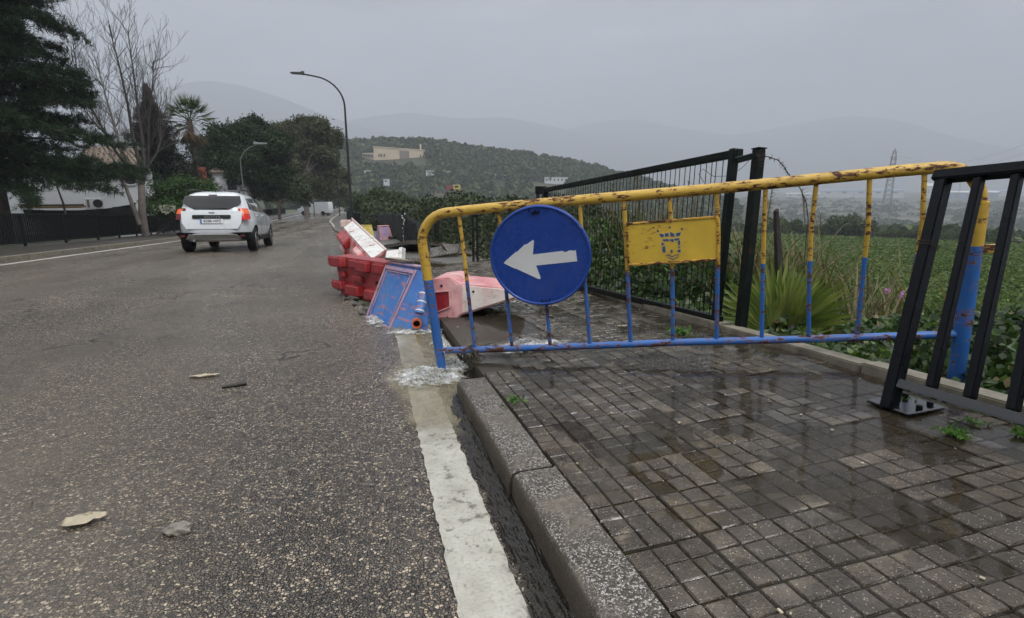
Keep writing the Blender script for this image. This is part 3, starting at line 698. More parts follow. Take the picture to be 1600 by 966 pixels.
n_.i('Normal', n_.bump(n_.noise(n_.pos(), 30, 2), .10, .004)); M['puddle'] = n_.m
water_patch('puddle', .60, 2.10, .30, 4.6, lambda x, y: pz(x, y) - .0001 + .0050 * fbm(x, y, .20, 4, 41) + .0030 * (x - 1.35) - .012 * np.exp(-((x - 1.75) ** 2 + (y - 1.2) ** 2) / .5) * .35,
            lambda x, y: x > .60 + .15 * noise2(x, y, .3, 2), M['puddle'], step=.02)
# splashes: lumpy white water with droplets thrown clear
def splash(name, cx, cy, rx, ry, h, seed, drops, zf=g):
    fx = lambda x, y: zf(x, y) + .014 + np.maximum(0, h * np.exp(-(((x - cx) / rx) ** 2 + ((y - cy) / ry) ** 2) * 1.6) * (.55 + 1.5 * fbm(x, y, .11, 2, seed) + .25 * fbm(x, y, .045, 2, seed + 1)))
    o = water_patch(name, cx - rx * 1.5, cx + rx * 1.5, cy - ry * 1.5, cy + ry * 1.5, fx,
                    lambda x, y: ((x - cx) / rx) ** 2 + ((y - cy) / ry) ** 2 < 1.5, M['foam'], step=.008, kind='stuff')
    co = np.empty(len(o.data.vertices) * 3, np.float32); o.data.vertices.foreach_get('co', co); co = co.reshape(-1, 3)
    fade = np.clip(1.25 - ((co[:, 0] - cx) / rx) ** 2 - ((co[:, 1] - cy) / ry) ** 2 + 1.3 * (noise2(co[:, 0], co[:, 1], .06, seed) - .5) + .7 * (noise2(co[:, 0], co[:, 1], .022, seed + 2) - .5), 0, 1)
    at_ = o.data.attributes.new('cover', 'FLOAT', 'POINT'); at_.data.foreach_set('value', fade.astype(np.float32))
    r = random.Random(seed); bs = bmesh.new(); bmesh.ops.create_icosphere(bs, subdivisions=2, radius=1); bv_ = np.array([v.co for v in bs.verts]); bf_ = np.array([[v.index for v in f.verts] for f in bs.faces]); bs.free()
    nb = drops * 3; rg = np.random.default_rng(seed); an = rg.uniform(0, 6.283, nb); qq = np.abs(rg.normal(0, .50, nb)); bx_ = cx + rx * qq * np.cos(an); by_ = cy + ry * qq * np.sin(an)
    rs_ = rg.uniform(.0015, .0065, nb) * (1.25 - .5 * np.minimum(1, qq)); bz_ = fx(bx_, by_) - .002 + rg.uniform(0, .4, nb) * h * np.exp(-qq * 1.5)
    Vb = bv_[None] * (rs_[:, None, None] * np.stack([rg.uniform(.8, 1.6, nb), rg.uniform(.8, 1.6, nb), rg.uniform(.5, 1.1, nb)], 1)[:, None, :]) + np.stack([bx_, by_, bz_], 1)[:, None, :]
    Fb = (bf_[None] + (np.arange(nb) * len(bv_))[:, None, None]).reshape(-1, 3)
    tag(mesh_np('froth', Vb.reshape(-1, 3), Fb, M['froth'], o, smooth=True), kind='stuff')
    m = MB()
    for _ in range(drops):
        a = r.uniform(0, 6.28); q = abs(r.gauss(0, .62)); x, y = cx + rx * q * math.cos(a), cy + ry * q * math.sin(a); s = r.uniform(.0018, .0062)
        z = float(zf(x, y)) + .015 + abs(r.gauss(0, h * .55)); v = [(s, 0, 0), (-s, 0, 0), (0, s, 0), (0, -s, 0), (0, 0, s * 1.5), (0, 0, -s * 1.5)]
        m.add([(x + p[0], y + p[1], z + p[2]) for p in v], [[0, 2, 4], [2, 1, 4], [1, 3, 4], [3, 0, 4], [2, 0, 5], [1, 2, 5], [3, 1, 5], [0, 3, 5]])
    tag(m.obj('droplets', M['froth'], o, smooth=True, sharp=180), kind='stuff'); return o
splash('splash_water', .26, 2.84, .20, .22, .055, 11, 420)
splash('splash_water', .42, 3.0, .10, .14, .075, 15, 220)
splash('splash_water', .30, 4.20, .24, .11, .022, 19, 160)
splash('splash_water', .0, 4.90, .10, .36, .012, 23, 120)
splash('splash_water', .86, 2.92, .26, .13, .05, 29, 120, pz)
splash('splash_water', .43, 3.60, .07, .20, .07, 37, 80)

# ================================================================== crowd-control barrier
BL_ = Vector((.338, 2.935, -.051)); bu = Vector((.892, -.442, .093)).normalized(); bv = Vector((-.143, -.02, .99)); bv = (bv - bu * bv.dot(bu)).normalized()
bn = bv.cross(bu)
MB_ = Matrix((bu, bn, bv)).transposed().to_4x4(); MB_.translation = BL_
bar = empty('crowd_barrier', M=MB_, label='tilted yellow and blue tubular steel barrier spotted with rust across the pavement', cat='barrier')
BL, BH = 2.615, .782
def arc(cx, cz, r, a0, a1, n=7): return [(cx + r * math.cos(a0 + (a1 - a0) * k / n), 0, cz + r * math.sin(a0 + (a1 - a0) * k / n)) for k in range(n + 1)]
R_ = .165
MB().tube(arc(R_, BH - R_, R_, math.pi, math.pi / 2) + [(x, 0, BH + .003 * math.sin(x * 3)) for x in np.linspace(.3, 2.3, 9)] + arc(BL - R_, BH - R_, R_, math.pi / 2, 0), .0262, 14).obj('top_rail', M['bar_paint'], bar, smooth=True)
MB().tube([(0, 0, BH - R_ + .001), (0, 0, .3), (0, 0, 0), (0, 0, -.20)], .0268, 14).obj('post', M['bar_post'], bar, smooth=True)
MB().tube([(BL, 0, BH - R_ + .001), (BL, 0, .3), (BL, 0, 0), (BL, 0, -.52)], .034, 14).obj('post', M['bar_post'], bar, smooth=True)
MB().tube([(.02, 0, 0), (.6, 0, -.002), (1.3, 0, .004), (2.0, 0, -.001), (BL - .02, 0, 0)], .0188, 12).obj('bottom_rail', M['bar_blue'], bar, smooth=True)
for k in range(1, 12):
    x = .217 * k; b = random.gauss(0, .004); t = .012 if k < 3 else 0
    MB().tube([(x, 0, .012), (x + b, .003, .3), (x + b * 1.5 + t * .6, -.003, .55), (x + t, 0, BH - .012)], .0105 if k not in (5, 7) else .0112, 9).obj('baluster', M['bar_paint'], bar, smooth=True)
MB().beam((BL + .03, 0, .405), (BL + .11, .01, .40), .012, .040).obj('hook_tab', M['plate_edge'], bar, bevel=.003)
MB().beam((BL - .34, -.02, -.245), (BL + .06, .05, -.43), .055, .010, (0, -.3, 1)).obj('foot', M['bar_foot'], bar, bevel=.002)
for xx in (.0, BL):
    MB().tube([(xx, 0, .055), (xx, 0, .068)], .0288 if xx == 0 else .0362, 14).obj('weld_collar', M['bar_blue'], bar, smooth=True)
# crest plate wired between the balusters
py = -.018
pl = MB().box((1.3075, py, .5435), (.435, .005, .217)).obj('crest_plate', M['plate'], bar, bevel=.0015)
for a, b, c, d in ((1.3075, .648, .433, .011), (1.3075, .439, .433, .013), (1.094, .5435, .011, .192), (1.521, .5435, .011, .192)):
    MB().box((a, py - .004, b), (c, .007, d)).obj('folded_edge', M['plate_edge'], pl, bevel=.002)
for a, b in ((1.098, .642), (1.305, .642), (1.517, .642), (1.305, .444), (1.517, .446)):
    MB().tube([(a, py - .006, b), (a, py - .012, b)], .0055, 8).obj('rivet', M['plate_edge'], pl, smooth=True)
M['crest_blue'] = paint('crest_slate_blue', (.052, .085, .17), .5, var=.2, vs_=20, bump=.1)
M['crest_pale'] = paint('crest_pale_outline', (.52, .50, .36), .5, bump=0)
def cp(x, y):
    t = (x - 125) / 1335.0; yt = 180 - (x - 105) * .089; yb = 810 - (x - 150) * .0606
    return (1.09 + t * .435, (yb - y) / (yb - yt) * .217 + .435)
def circ(x, y, rx, ry, n=12): return [(x + rx * math.cos(6.283 * k / n), y + ry * math.sin(6.283 * k / n)) for k in range(n)]
crest = [circ(590, 288, 17, 17), circ(766, 235, 17, 17), circ(940, 257, 17, 17),
         [(606, 328), (672, 335), (680, 375), (635, 382)], [(688, 325), (748, 318), (745, 368), (695, 374)], [(770, 367), (770, 300), (820, 325), (838, 372)], [(850, 320), (927, 306), (908, 357), (862, 368)],
         [(652, 412), (742, 405), (745, 448), (705, 436), (672, 446)], [(757, 412), (818, 405), (813, 456), (790, 450), (785, 435), (757, 432)], [(828, 402), (906, 394), (900, 416), (860, 430), (832, 430)],
         [(638, 452), (688, 485), (652, 506), (640, 500)], [(648, 522), (694, 515), (698, 605), (660, 614), (648, 585)], [(876, 432), (909, 424), (914, 502), (880, 490)], [(870, 520), (912, 518), (896, 550)], [(870, 572), (914, 560), (917, 606), (872, 604)],
         circ(785, 592, 17, 27),
         [(690, 656), (740, 644), (790, 667), (850, 640), (900, 640), (895, 651), (850, 652), (790, 682), (740, 658), (695, 664)], [(705, 684), (745, 684), (800, 706), (850, 690), (885, 664), (886, 679), (850, 704), (800, 720), (745, 698)]]
for k, poly in enumerate(crest):
    cx = sum(p[0] for p in poly) / len(poly); cyy = sum(p[1] for p in poly) / len(poly)
    def pr(pts, y0, th): return MB().prism([(cp(*p)[0], y0, cp(*p)[1]) for p in pts], (0, th, 0))
    if 3 <= k <= 14: pr([(cx + (p[0] - cx) * (1 + 9 / (abs(p[0] - cx) + 14)), cyy + (p[1] - cyy) * (1 + 9 / (abs(p[1] - cyy) + 14))) for p in poly], py - .0028, -.0003).obj('emblem_outline', M['crest_pale'], pl)
    pr(poly, py - .0034, -.0003).obj('emblem_piece', M['crest_blue'], pl)

# ------------------------------------------------------------------ round sign on the barrier
Ms = MB_ @ Matrix.Translation((.648, -.052, .520)) @ Matrix.Rotation(rad(1.0), 4, 'X')
sg = empty('direction_sign', M=Ms, label='round blue metal sign with scratched white arrow pointing left', cat='sign')
def lathe(prof, n=64):
    m = MB()
    for r_, yy in prof:
        for k in range(n): m.v.append((r_ * math.cos(6.2832 * k / n), yy, r_ * math.sin(6.2832 * k / n)))
    for i in range(len(prof) - 1):
        for k in range(n): m.f.append([i * n + k, i * n + (k + 1) % n, (i + 1) * n + (k + 1) % n, (i + 1) * n + k])
    return m
m = lathe([(.001, 0), (.12, 0), (.248, 0), (.248, .006), (.12, .006), (.001, .006)]); m.obj('face', M['sign_blue'], sg, smooth=True, sharp=30)
lathe([(.2475, .002), (.2500, -.0035), (.2545, -.0065), (.2605, -.0055), (.2640, 0), (.2645, .018), (.2600, .022), (.2500, .022), (.2475, .010), (.2475, .002)]).obj('rolled_rim', M['sign_rim'], sg, smooth=True, sharp=60)
def ap(x, y): return ((x - 470) / 437 * .2625, -.0018, (488 - y) / 437 * .2625)
MB().prism([ap(*p) for p in [(148, 522), (172, 500), (268, 430), (276, 432), (352, 372), (366, 374), (425, 338), (434, 346), (412, 465), (500, 461), (672, 452), (684, 464), (706, 462), (722, 453), (752, 452), (768, 460), (782, 449), (787, 550), (600, 557), (430, 563), (461, 675), (452, 687), (440, 685), (262, 585), (250, 578), (240, 578), (158, 530)]], (0, .0014, 0)).obj('arrow', M['sign_white'], sg)
for a, b in ((-.001, .236), (.02, .236), (-.03, .238), (-.01, -.236), (.012, -.238), (.03, -.233)):
    MB().tube([(a, -.001, b), (a, -.006, b)], .0045, 8).obj('bolt', M['black'], sg, smooth=True)
MB().beam((-.02, -.004, .225), (.02, -.004, .226), .006, .010).obj('bracket_slot', M['black'], sg)
for s_ in (-1, 1):
    MB().tube([(s_ * .012 - .01, .02, -.262), (s_ * .016 - .01, -.012, -.275), (s_ * .02 - .012, .0, -.32), (s_ * .03 - .01, .03, -.345)], .0012, 5).obj('tie_wire', M['wire'], sg)
MB().beam((0, .026, .20), (0, .03, .275), .025, .006, (0, 1, 0)).obj('hanger_strap', M['plate_edge'], sg)
# debris snagged on the bottom rail
r = random.Random(3); m = MB()
for _ in range(16):
    p = Vector((.20 + r.gauss(0, .018), r.gauss(-.01, .012), r.uniform(-.02, .03))); pts = [p]
    for _k in range(5): p = p + Vector((r.gauss(.006, .012), r.gauss(-.004, .010), r.uniform(-.045, -.008))); pts.append(p)
    m.tube(pts, [.006, .005, .004, .004, .003, .002], 5)
for _ in range(5):
    p = Vector((.21 + r.gauss(0, .02), r.gauss(-.01, .01), r.uniform(-.03, .02))); d = Vector((r.uniform(.05, .14), r.gauss(0, .03), r.uniform(-.06, .05))); m.tube([p, p + d * .5 + Vector((0, 0, .01)), p + d], [.004, .003, .002], 5)
o = m.obj('snagged_debris', M['debris'], None); o.matrix_world = MB_; tag(o, 'clump of dark wet twigs snagged round the blue bottom rail', 'debris')

# ================================================================== black railing leaning outwards
rb = hit(1388, 640, pz); r0 = ray(1478, 268); bt = None
for t in np.arange(2.6, 1.3, -.002):
    if (cC + r0 * t - rb).length < 1.0: bt = cC + r0 * t; break
rv = (bt - rb); rdv = Vector((0, -1, .066)).normalized(); rnn = rv.normalized().cross(rdv).normalized()
rl = empty('leaning_railing', rb, 'black steel bar railing leaning outwards at the pavement edge beside the barrier', 'railing')
O = Vector((0, 0, 0))
MB().beam(O - rv * .0, rv * .955, .044, .046, rnn).obj('post', M['black'], rl, bevel=.004, seg=2)
for k in range(1, 7):
    s_ = rdv * (.122 * k + .008)
    MB().beam(rv * .125 + s_, rv * .955 + s_, .029, .030, rnn).obj('baluster', M['black'], rl, bevel=.003, seg=2)
MB().beam(rv * .978 + rdv * -.035, rv * .978 + rdv * 1.2, .052, .042, rv).obj('top_rail', M['black'], rl, bevel=.005, seg=2)
MB().beam(rv * .105 + rdv * .024, rv * .105 + rdv * 1.2, .046, .032, rv).obj('bottom_rail', M['black_wet'], rl, bevel=.003, seg=2)
bp = MB().beam((.078, -.080, .016), (.078, .085, .005), .17, .012, (-.045, .066, 1)).obj('base_plate', M['black_wet'], rl, bevel=.003)
for a, b in ((.13, .045), (.135, -.045), (.065, -.06)):
    MB().tube([(a, b, .010), (a, b, .034)], .011, 6).obj('bolt', M['black'], bp, smooth=True)
MB().beam((.24, -.40, .035), (.26, -.56, .02), .085, .012, (0, 0, 1)).obj('fixing_plate', M['black_wet'], rl, bevel=.003)
wb = MB()
for k, f in enumerate((.665, .672, .68)):
    c = rv * f; a = rdv * .026; b = rnn * .027
    wb.tube([c - a - b, c + a - b, c + a + b, c - a + b, c - a - b * 1.02], .0014, 5)
wb.tube([rv * .67 + rdv * .03, rv * .66 + rdv * .10 + rnn * .05, rv * .68 + rdv * .16 + rnn * .06, rv * .72 + rdv * .24 + rnn * .05, rv * .73 + rdv * .28 + rnn * .08, rv * .715 + rdv * .27 + rnn * .1], .0014, 5)
wb.tube([rv * .67 - rdv * .03, rv * .6 - rdv * .12 + rnn * .2, rv * .52 - rdv * .22 + rnn * .3, rv * .46 - rdv * .4 + rnn * .4], .0014, 5)
o = wb.obj('tie_wire', M['rust_wire']); o.location = rb; tag(o, 'thin rusty wire wound round the leaning black railing post', 'wire')

# ================================================================== mesh fence panel and posts
pTL, pBL, pTR, pBR = [Vector(p) for p in ((2.057, 6.197, .867), (2.043, 6.109, -.213), (2.236, 2.952, 1.082), (2.160, 2.864, .012))]
fo = pBR.copy(); fp = empty('mesh_fence_panel', fo, 'dark green wire mesh fence panel leaning behind the crest plate', 'fence')
q = lambda s, t: (pBL + (pBR - pBL) * s) * (1 - t) + (pTL + (pTR - pTL) * s) * t - fo
MB().beam(q(-.01, 1.0), q(1.01, 1.0), .045, .050).obj('top_rail', M['green_post'], fp, bevel=.004)
MB().beam(q(-.01, .02), q(1.0, .02), .045, .050).obj('bottom_rail', M['green_post'], fp, bevel=.004)
MB().beam(q(0, -.25), q(0, 1.03), .06, .06, (0, 1, 0)).obj('post', M['green_post'], fp, bevel=.004)
MB().beam(q(.985, -.08), q(.992, 1.03), .050, .046, (0, 1, 0)).obj('post', M['green_post'], fp, bevel=.004)
for k in range(1, 56):
    s_ = k / 56 + RS.normal(0, .0012); MB().tube([q(s_, .03), q(s_ + RS.normal(0, .001), .5) + Vector((RS.normal(0, .003), 0, 0)), q(s_, .99)], .0030, 5, False).obj('wire', M['wire'], fp)
for t in (.12, .50, .62): MB().tube([q(.01, t), q(.5, t - .004), q(.98, t)], .0026, 5, False).obj('cross_wire', M['wire'], fp)
gp0, gp1 = at(1153, 556, 3.34), at(1186, 233, 3.16)
gp0 = gp0 + (gp0 - gp1).normalized() * .12
gp = empty('fence_post', gp0, 'thick dark green fence post leaning right beside the mesh panel', 'post')
MB().beam(O, gp1 - gp0, .060, .056, (1, 0, 0)).obj('shaft', M['green_post'], gp, bevel=.006)
MB().beam(gp1 - gp0, (gp1 - gp0) * 1.004, .066, .062, (1, 0, 0)).obj('cap', M['green_post'], gp)
MB().beam(at(1150, 251, 3.12) - gp0, at(1176, 244, 3.14) - gp0, .03, .035).obj('link_bar', M['green_post'], gp)
mm = MB()
for f in (.16, .165, .17, .93, .94, .95, .955):
    c = (gp1 - gp0) * f; mm.tube([c + Vector((.038 * math.cos(a), .036 * math.sin(a), .006 * math.sin(2 * a + f * 50))) for a in np.linspace(0, 6.283, 13)], .0015, 4)
tag(mm.obj('wire_winding', M['rust_wire'], gp), kind='stuff')
s0, s1 = at(1236, 560, 3.85), at(1213, 330, 3.75)
MB().hexa([s0 + Vector(v) for v in ((-.06, -.02, -.3), (.06, -.02, -.3), (.06, .03, -.3), (-.06, .03, -.3))], [s1 + Vector(v) for v in ((-.012, -.01, 0), (.012, -.01, .02), (.012, .02, .02), (-.012, .02, 0))]).obj('pointed_stake', M['wood'], None, bevel=.004)
tag(bpy.data.objects['pointed_stake'], 'dark pointed wooden stake between the fence post and the fan palm', 'stake')
m = MB().beam(at(1233, 512, 3.35), at(1288, 566, 3.30), .06, .022, (0, -1, .3)); o = m.obj('fallen_board', M['green_post'], None, bevel=.003); tag(o, 'dark green board lying slanted under the fan palm', 'board')
# barbed wire
pts = [at(x, y, d) for x, y, d in ((1183, 243, 3.10), (1200, 245, 3.1), (1215, 250, 3.12), (1226, 262, 3.15), (1238, 282, 3.2), (1250, 294, 3.22), (1260, 318, 3.26), (1263, 345, 3.3), (1259, 380, 3.3), (1256, 420, 3.32))]
m = MB().tube(pts, .0028, 5); r = random.Random(9)
for i in range(len(pts) - 1):
    for f in (.1, .4, .7) if i < 5 else (.5,):
        p = pts[i].lerp(pts[i + 1], f)
        for _k in range(4):
            d = Vector((r.gauss(0, 1), r.gauss(0, 1), r.gauss(0, 1))).normalized() * (.022 if i < 5 else .012); m.tube([p, p + d], [.0022, .0008], 4)
tag(m.obj('barbed_wire', M['rust_wire']), 'strand of rusty barbed wire hanging from the leaning fence post', 'wire')
m = MB().tube([at(x, y, d) for x, y, d in ((1175, 246, 3.05), (1160, 262, 3.05), (1140, 275, 3.05), (1115, 276, 3.0), (1098, 264, 3.0), (1092, 272, 3.0), (1100, 285, 3.02))], .0015, 5)
tag(m.obj('loose_wire', M['wire']), 'thin loose wire looped over the top of the mesh panel', 'wire')

# ================================================================== water-filled plastic road barriers
def facebox(name, B, T, m, parent, org, bevel=.012): return MB().hexa([b - org for b in B], [t - org for t in T]).obj(name, m, parent, bevel=bevel, seg=2, smooth=True)
B1, B2, B3 = hit(569, 492), hit(608, 514), hit(668, 524); B1.z -= .05; B2.z -= .05; B3.z -= .05
T1, T2 = at(603, 411, 5.30), at(656, 420, 4.58); ex = (B3 - B2); T2b = T2 + ex * .34; T1b = T1 + ex * .34; B4 = B1 + ex
blk = empty('barrier_block', (B1 + B3) / 2, 'blue repainted plastic barrier block tapering to the top, standing in rushing water', 'road barrier'); og = (B1 + B3) / 2
facebox('body', [B1, B2, B3, B4], [T1, T2, T2b, T1b], M['pl_blue'], blk, og, .02)
fn = (T2 - B2).cross(B1 - B2).normalized()
if fn.dot(cC - B2) < 0: fn = -fn
og_blk = og.copy()
def fpnt(s, t, h=0, og=og_blk): return B2 * (1 - s) * (1 - t) + B1 * s * (1 - t) + T2 * (1 - s) * t + T1 * s * t + fn * h - og
def strip_on(s0, t0, s1, t1, wd, nm, mt, h=.010):
    MB().beam(fpnt(s0, t0, h * .4), fpnt(s1, t1, h * .4), wd, h, fn).obj(nm, mt, blk, bevel=.003)
for a in ((.06, .03, .06, .97), (.94, .03, .94, .97), (.10, .06, .90, .06), (.10, .93, .90, .93)): strip_on(*a, .036, 'face_border', M['pl_blue2'], .014)
for a in ((.14, .12, .14, .88), (.86, .12, .86, .88), (.17, .88, .83, .88)): strip_on(*a, .014, 'face_groove_lip', M['pl_blue2'], .008)
MB().hexa([T1 - og + Vector((0, 0, .001)), T2 - og, T2b - og, T1b - og], [p - og + Vector((0, 0, .022)) for p in (T1, T2, T2b, T1b)]).obj('top_cap', M['pl_blue2'], blk, bevel=.006)
pc = at(651, 505, 4.28); pd = (cC - pc).normalized(); pd = Vector((pd.x, pd.y, pd.z * .4)).normalized()
pipe = lathe([(.040, -.045), (.040, .06), (.027, .06), (.027, -.045), (.040, -.045)], 20); pipe.v = [tuple(pd.to_track_quat('-Y', 'Z') @ Vector(v) + pc - og) for v in pipe.v]
pipe.obj('drain_pipe', M['pl_orange'], blk, smooth=True, sharp=40)
MB().tube([pc - og - pd * .055, pc - og - pd * .010], .029, 16).obj('pipe_bore', M['hole'], blk)
c0, c1 = at(655, 490, 4.30), at(662, 458, 4.36); ht = MB().tube([c0 - og, c1 - og], .036, 14).obj('hinge_tube', M['pl_blue'], blk, smooth=True)
for f in (.12, .55, .95):
    c = c0.lerp(c1, f) - og; dd = (c1 - c0).normalized(); MB().tube([c - dd * .006, c + dd * .006], .0385, 14).obj('tube_band', M['pl_white'], ht, smooth=True)
m = MB(); r = random.Random(5)                                   # scrap of mat lying on the block
tl, tr, tb, ta = T1 + Vector((0, 0, .03)), T2.lerp(T1, .45) + Vector((0, 0, .03)), T2b.lerp(T1b, .45) + Vector((0, 0, .028)), T1b + Vector((0, 0, .028))
m.hexa([tl, tr, tb, ta], [p + Vector((r.gauss(0, .02), r.gauss(0, .02), .03)) for p in (tl, tr, tb, ta)])
tag(m.obj('rag', paint('grey_wet_rag', (.26, .22, .18), .7, var=.3, bump=.5), None, bevel=.006), 'small grey wet rag on top of the blue barrier block', 'rag')
# red toothed barrier standing in the hole
rTL, rTR, rBL, rBR = at(523, 400, 7.0), at(603, 411, 6.25), at(533, 462, 6.95), at(597, 478, 6.3)
bk = Vector((.16, .36, -.02)); og = (rBL + rBR) / 2
red = empty('toothed_barrier', og, 'dark red plastic barrier with square locking teeth sunk in the hole', 'road barrier')
facebox('body', [rBL, rBR, rBR + bk, rBL + bk], [rTL, rTR, rTR + bk, rTL + bk], M['pl_red'], red, og)
rn = (rTR - rTL).cross(rBL - rTL).normalized()
if rn.dot(cC - rTL) < 0: rn = -rn
og_red = og.copy()
def rp(s, t, h=0, og=og_red): return rTL * (1 - s) * (1 - t) + rTR * s * (1 - t) + rBL * (1 - s) * t + rBR * s * t + rn * h - og
for s0, s1, t0, t1, h in ((-.03, .25, .0, .26, .10), (.33, .50, .02, .24, .055), (.52, .74, .03, .30, .09), (.82, 1.0, .03, .28, .07), (.08, .22, .36, .52, .05), (.38, .60, .40, .56, .05), (-.04, .20, .60, .82, .10), (.30, .60, .64, .90, .11), (.72, 1.0, .66, .92, .10)):
    MB().hexa([rp(s0, t1), rp(s1, t1), rp(s1, t0), rp(s0, t0)], [rp(s0, t1, h), rp(s1, t1, h), rp(s1, t0, h), rp(s0, t0, h)]).obj('locking_tooth', M['pl_red'], red, bevel=.018, seg=3, smooth=True)
# long white-topped barrier tipped over the red one
A, Bq, Cq, D = at(536, 357, 9.2), at(552, 345, 9.5), at(604, 391, 7.55), at(581, 407, 7.1)
dn = -cUP * .32 - cRT * .10 + cFW * .10; og = (Cq + D) / 2 + dn
wb_ = empty('tipped_barrier', og, 'long white and faded red plastic barrier tipped over on its side', 'road barrier')
facebox('body', [A + dn, D + dn, Cq + dn, Bq + dn], [A, D, Cq, Bq], M['pl_redtop'], wb_, og)
nq = (D - A).cross(Bq - A).normalized(); nq = nq if nq.z > 0 else -nq
og_wb = og.copy()
def wp(s, t, h=0, og=og_wb): return A * (1 - s) * (1 - t) + D * s * (1 - t) + Bq * (1 - s) * t + Cq * s * t + nq * h - og
for s0, s1 in ((.02, .50), (.51, .99)):
    MB().hexa([wp(s0, .04), wp(s1, .04), wp(s1, .90), wp(s0, .90)], [wp(s0, .04, .02), wp(s1, .04, .02), wp(s1, .90, .02), wp(s0, .90, .02)]).obj('white_panel', M['pl_white'], wb_, bevel=.005)
MB().hexa([wp(0, .92), wp(1, .92), wp(1, 1.04), wp(0, 1.04)], [wp(-.02, .92, .03), wp(1, .92, .022), wp(1, 1.04, .022), wp(-.04, 1.04, .05)]).obj('side_lip', M['pl_pale'], wb_, bevel=.006)
sv = (A - Bq).normalized()
for s0, s1, h, z0, z1, mt in ((-.02, .30, .26, -.02, -.14, 'pl_red'), (.22, .52, .14, -.14, -.30, 'pl_red'), (.52, .80, .18, -.03, -.15, 'pl_redtop'), (.0, .20, .30, -.20, -.32, 'pl_redtop'), (.66, .98, .06, -.16, -.30, 'pl_red')):
    MB().hexa([wp(s0, 0, z1), wp(s1, 0, z1), wp(s1, 0, z0), wp(s0, 0, z0)], [wp(s0, 0, z1) + sv * h, wp(s1, 0, z1) + sv * h, wp(s1, 0, z0) + sv * h, wp(s0, 0, z0) + sv * h]).obj('locking_tooth', M[mt], wb_, bevel=.018, seg=3, smooth=True)
MB().box(at(541, 350, 9.45) - og, (.20, .16, .14)).obj('filler_neck', M['pl_pale'], wb_, bevel=.02, seg=2)
fq = [at(604, 392, 7.45), at(627, 389, 7.4), at(626, 410, 7.25), at(600, 413, 7.15)]; fd = Vector((.05, .12, -.03))
MB().hexa([p - og for p in fq], [p + fd - og for p in fq]).obj('end_flange', M['pl_white'], wb_, bevel=.006)
fq = [at(623, 387, 7.38), at(628, 386, 7.38), at(627, 411, 7.22), at(622, 411, 7.22)]
MB().hexa([p - og for p in fq], [p + fd * 1.2 - og for p in fq]).obj('end_rib', M['pl_white'], wb_, bevel=.006)
# pink barrier on its side, its end profile towards the road
PP = [(673, 437), (703, 434), (709, 437), (714, 443), (806, 452), (810, 459), (806, 467), (718, 494), (712, 503), (684, 508)]
dep = lambda x: 4.55 - (x - 673) * .0022
poly = [at(x, y, dep(x)) for x, y in PP]; og = at(690, 508, 4.5); ev = Vector((.22, .62, -.035))
pk = empty('fallen_barrier', og, 'faded pink plastic barrier lying on its side, its wedge end pointing right', 'road barrier')
MB().prism([p - og for p in poly], ev).obj('body', M['pl_pink'], pk, bevel=.012, seg=2, smooth=True)
pf = (poly[4] - poly[0]).cross(poly[-1] - poly[0]).normalized(); pf = pf if pf.dot(cC - poly[0]) > 0 else -pf
rec = [(679, 457), (703, 455), (704, 480), (681, 489)]
MB().prism([at(x, y, dep(x)) + pf * .004 - og for x, y in rec], pf * -.02).obj('recess', M['pl_red'], pk)
for a, b in zip(rec, rec[1:] + rec[:1]): MB().beam(at(*a, dep(a[0])) + pf * .008 - og, at(*b, dep(b[0])) + pf * .008 - og, .012, .018, pf).obj('recess_lip', M['pl_pink'], pk, bevel=.003)
tip = [(722, 446), (804, 453.5), (807, 459), (803.5, 465.5), (722, 490)]
MB().prism([at(x, y, dep(x)) + pf * .003 - og for x, y in tip], pf * -.02).obj('chalky_wedge', M['pl_pale'], pk, bevel=.004)
for s_, t_, nm in ((.25, .30, 'filler_cap'), (.78, .62, 'filler_cap')):
    c = wp(s_, t_, .02); MB().tube([c, c + nq * .018], .045, 16).obj(nm, M['pl_pale'], wb_, smooth=True)
for s_, t_ in ((.14, .5), (.5, .5), (.86, .5)):
    c = rp(s_, t_, .001); MB().tube([c - rn * .02, c + rn * .003], .022, 12).obj('pin_hole', M['hole'], red)
for px, py in ((690, 447), (699, 497), (740, 456)):
    c = at(px, py, dep(px)) - (at(690, 508, 4.5)); MB().tube([c - pf * .01, c + pf * .006], .011, 12).obj('pin_hole', M['hole'], pk)
# two small blocks further down the pavement
def small_block(name, px, py, wd, ht, mt, mt2, label, rz):
    p = hit(px, py, pz); e = empty(name, p, label, 'road barrier', rz=rz)
    w2, d2 = wd / 2, .22
    MB().hexa([(-w2, -d2, 0), (w2, -d2, 0), (w2, d2, 0), (-w2, d2, 0)], [(-w2 * .8, -.07, ht), (w2 * .8, -.07, ht), (w2 * .8, .07, ht), (-w2 * .8, .07, ht)]).obj('body', M[mt], e, bevel=.02, seg=2, smooth=True)
    MB().box((0, 0, ht + .012), (wd * .82, .16, .03)).obj('top_cap', M[mt2], e, bevel=.008)
    for s_ in (-1, 1): MB().beam((s_ * w2 * .9, -d2 - .004, .05), (s_ * w2 * .72, -.076, ht - .05), .05, .02, (0, -1, .3)).obj('face_rib', M[mt2], e, bevel=.004)
small_block('barrier_block', 600, 376, .48, .50, 'pl_blue2', 'pl_pink', 'small blue and pink plastic barrier block by the shade net', rad(25))
small_block('barrier_block', 573, 373, .55, .50, 'pl_yellow', 'pl_yellow', 'small yellow plastic barrier block behind the tipped white barrier', rad(5))
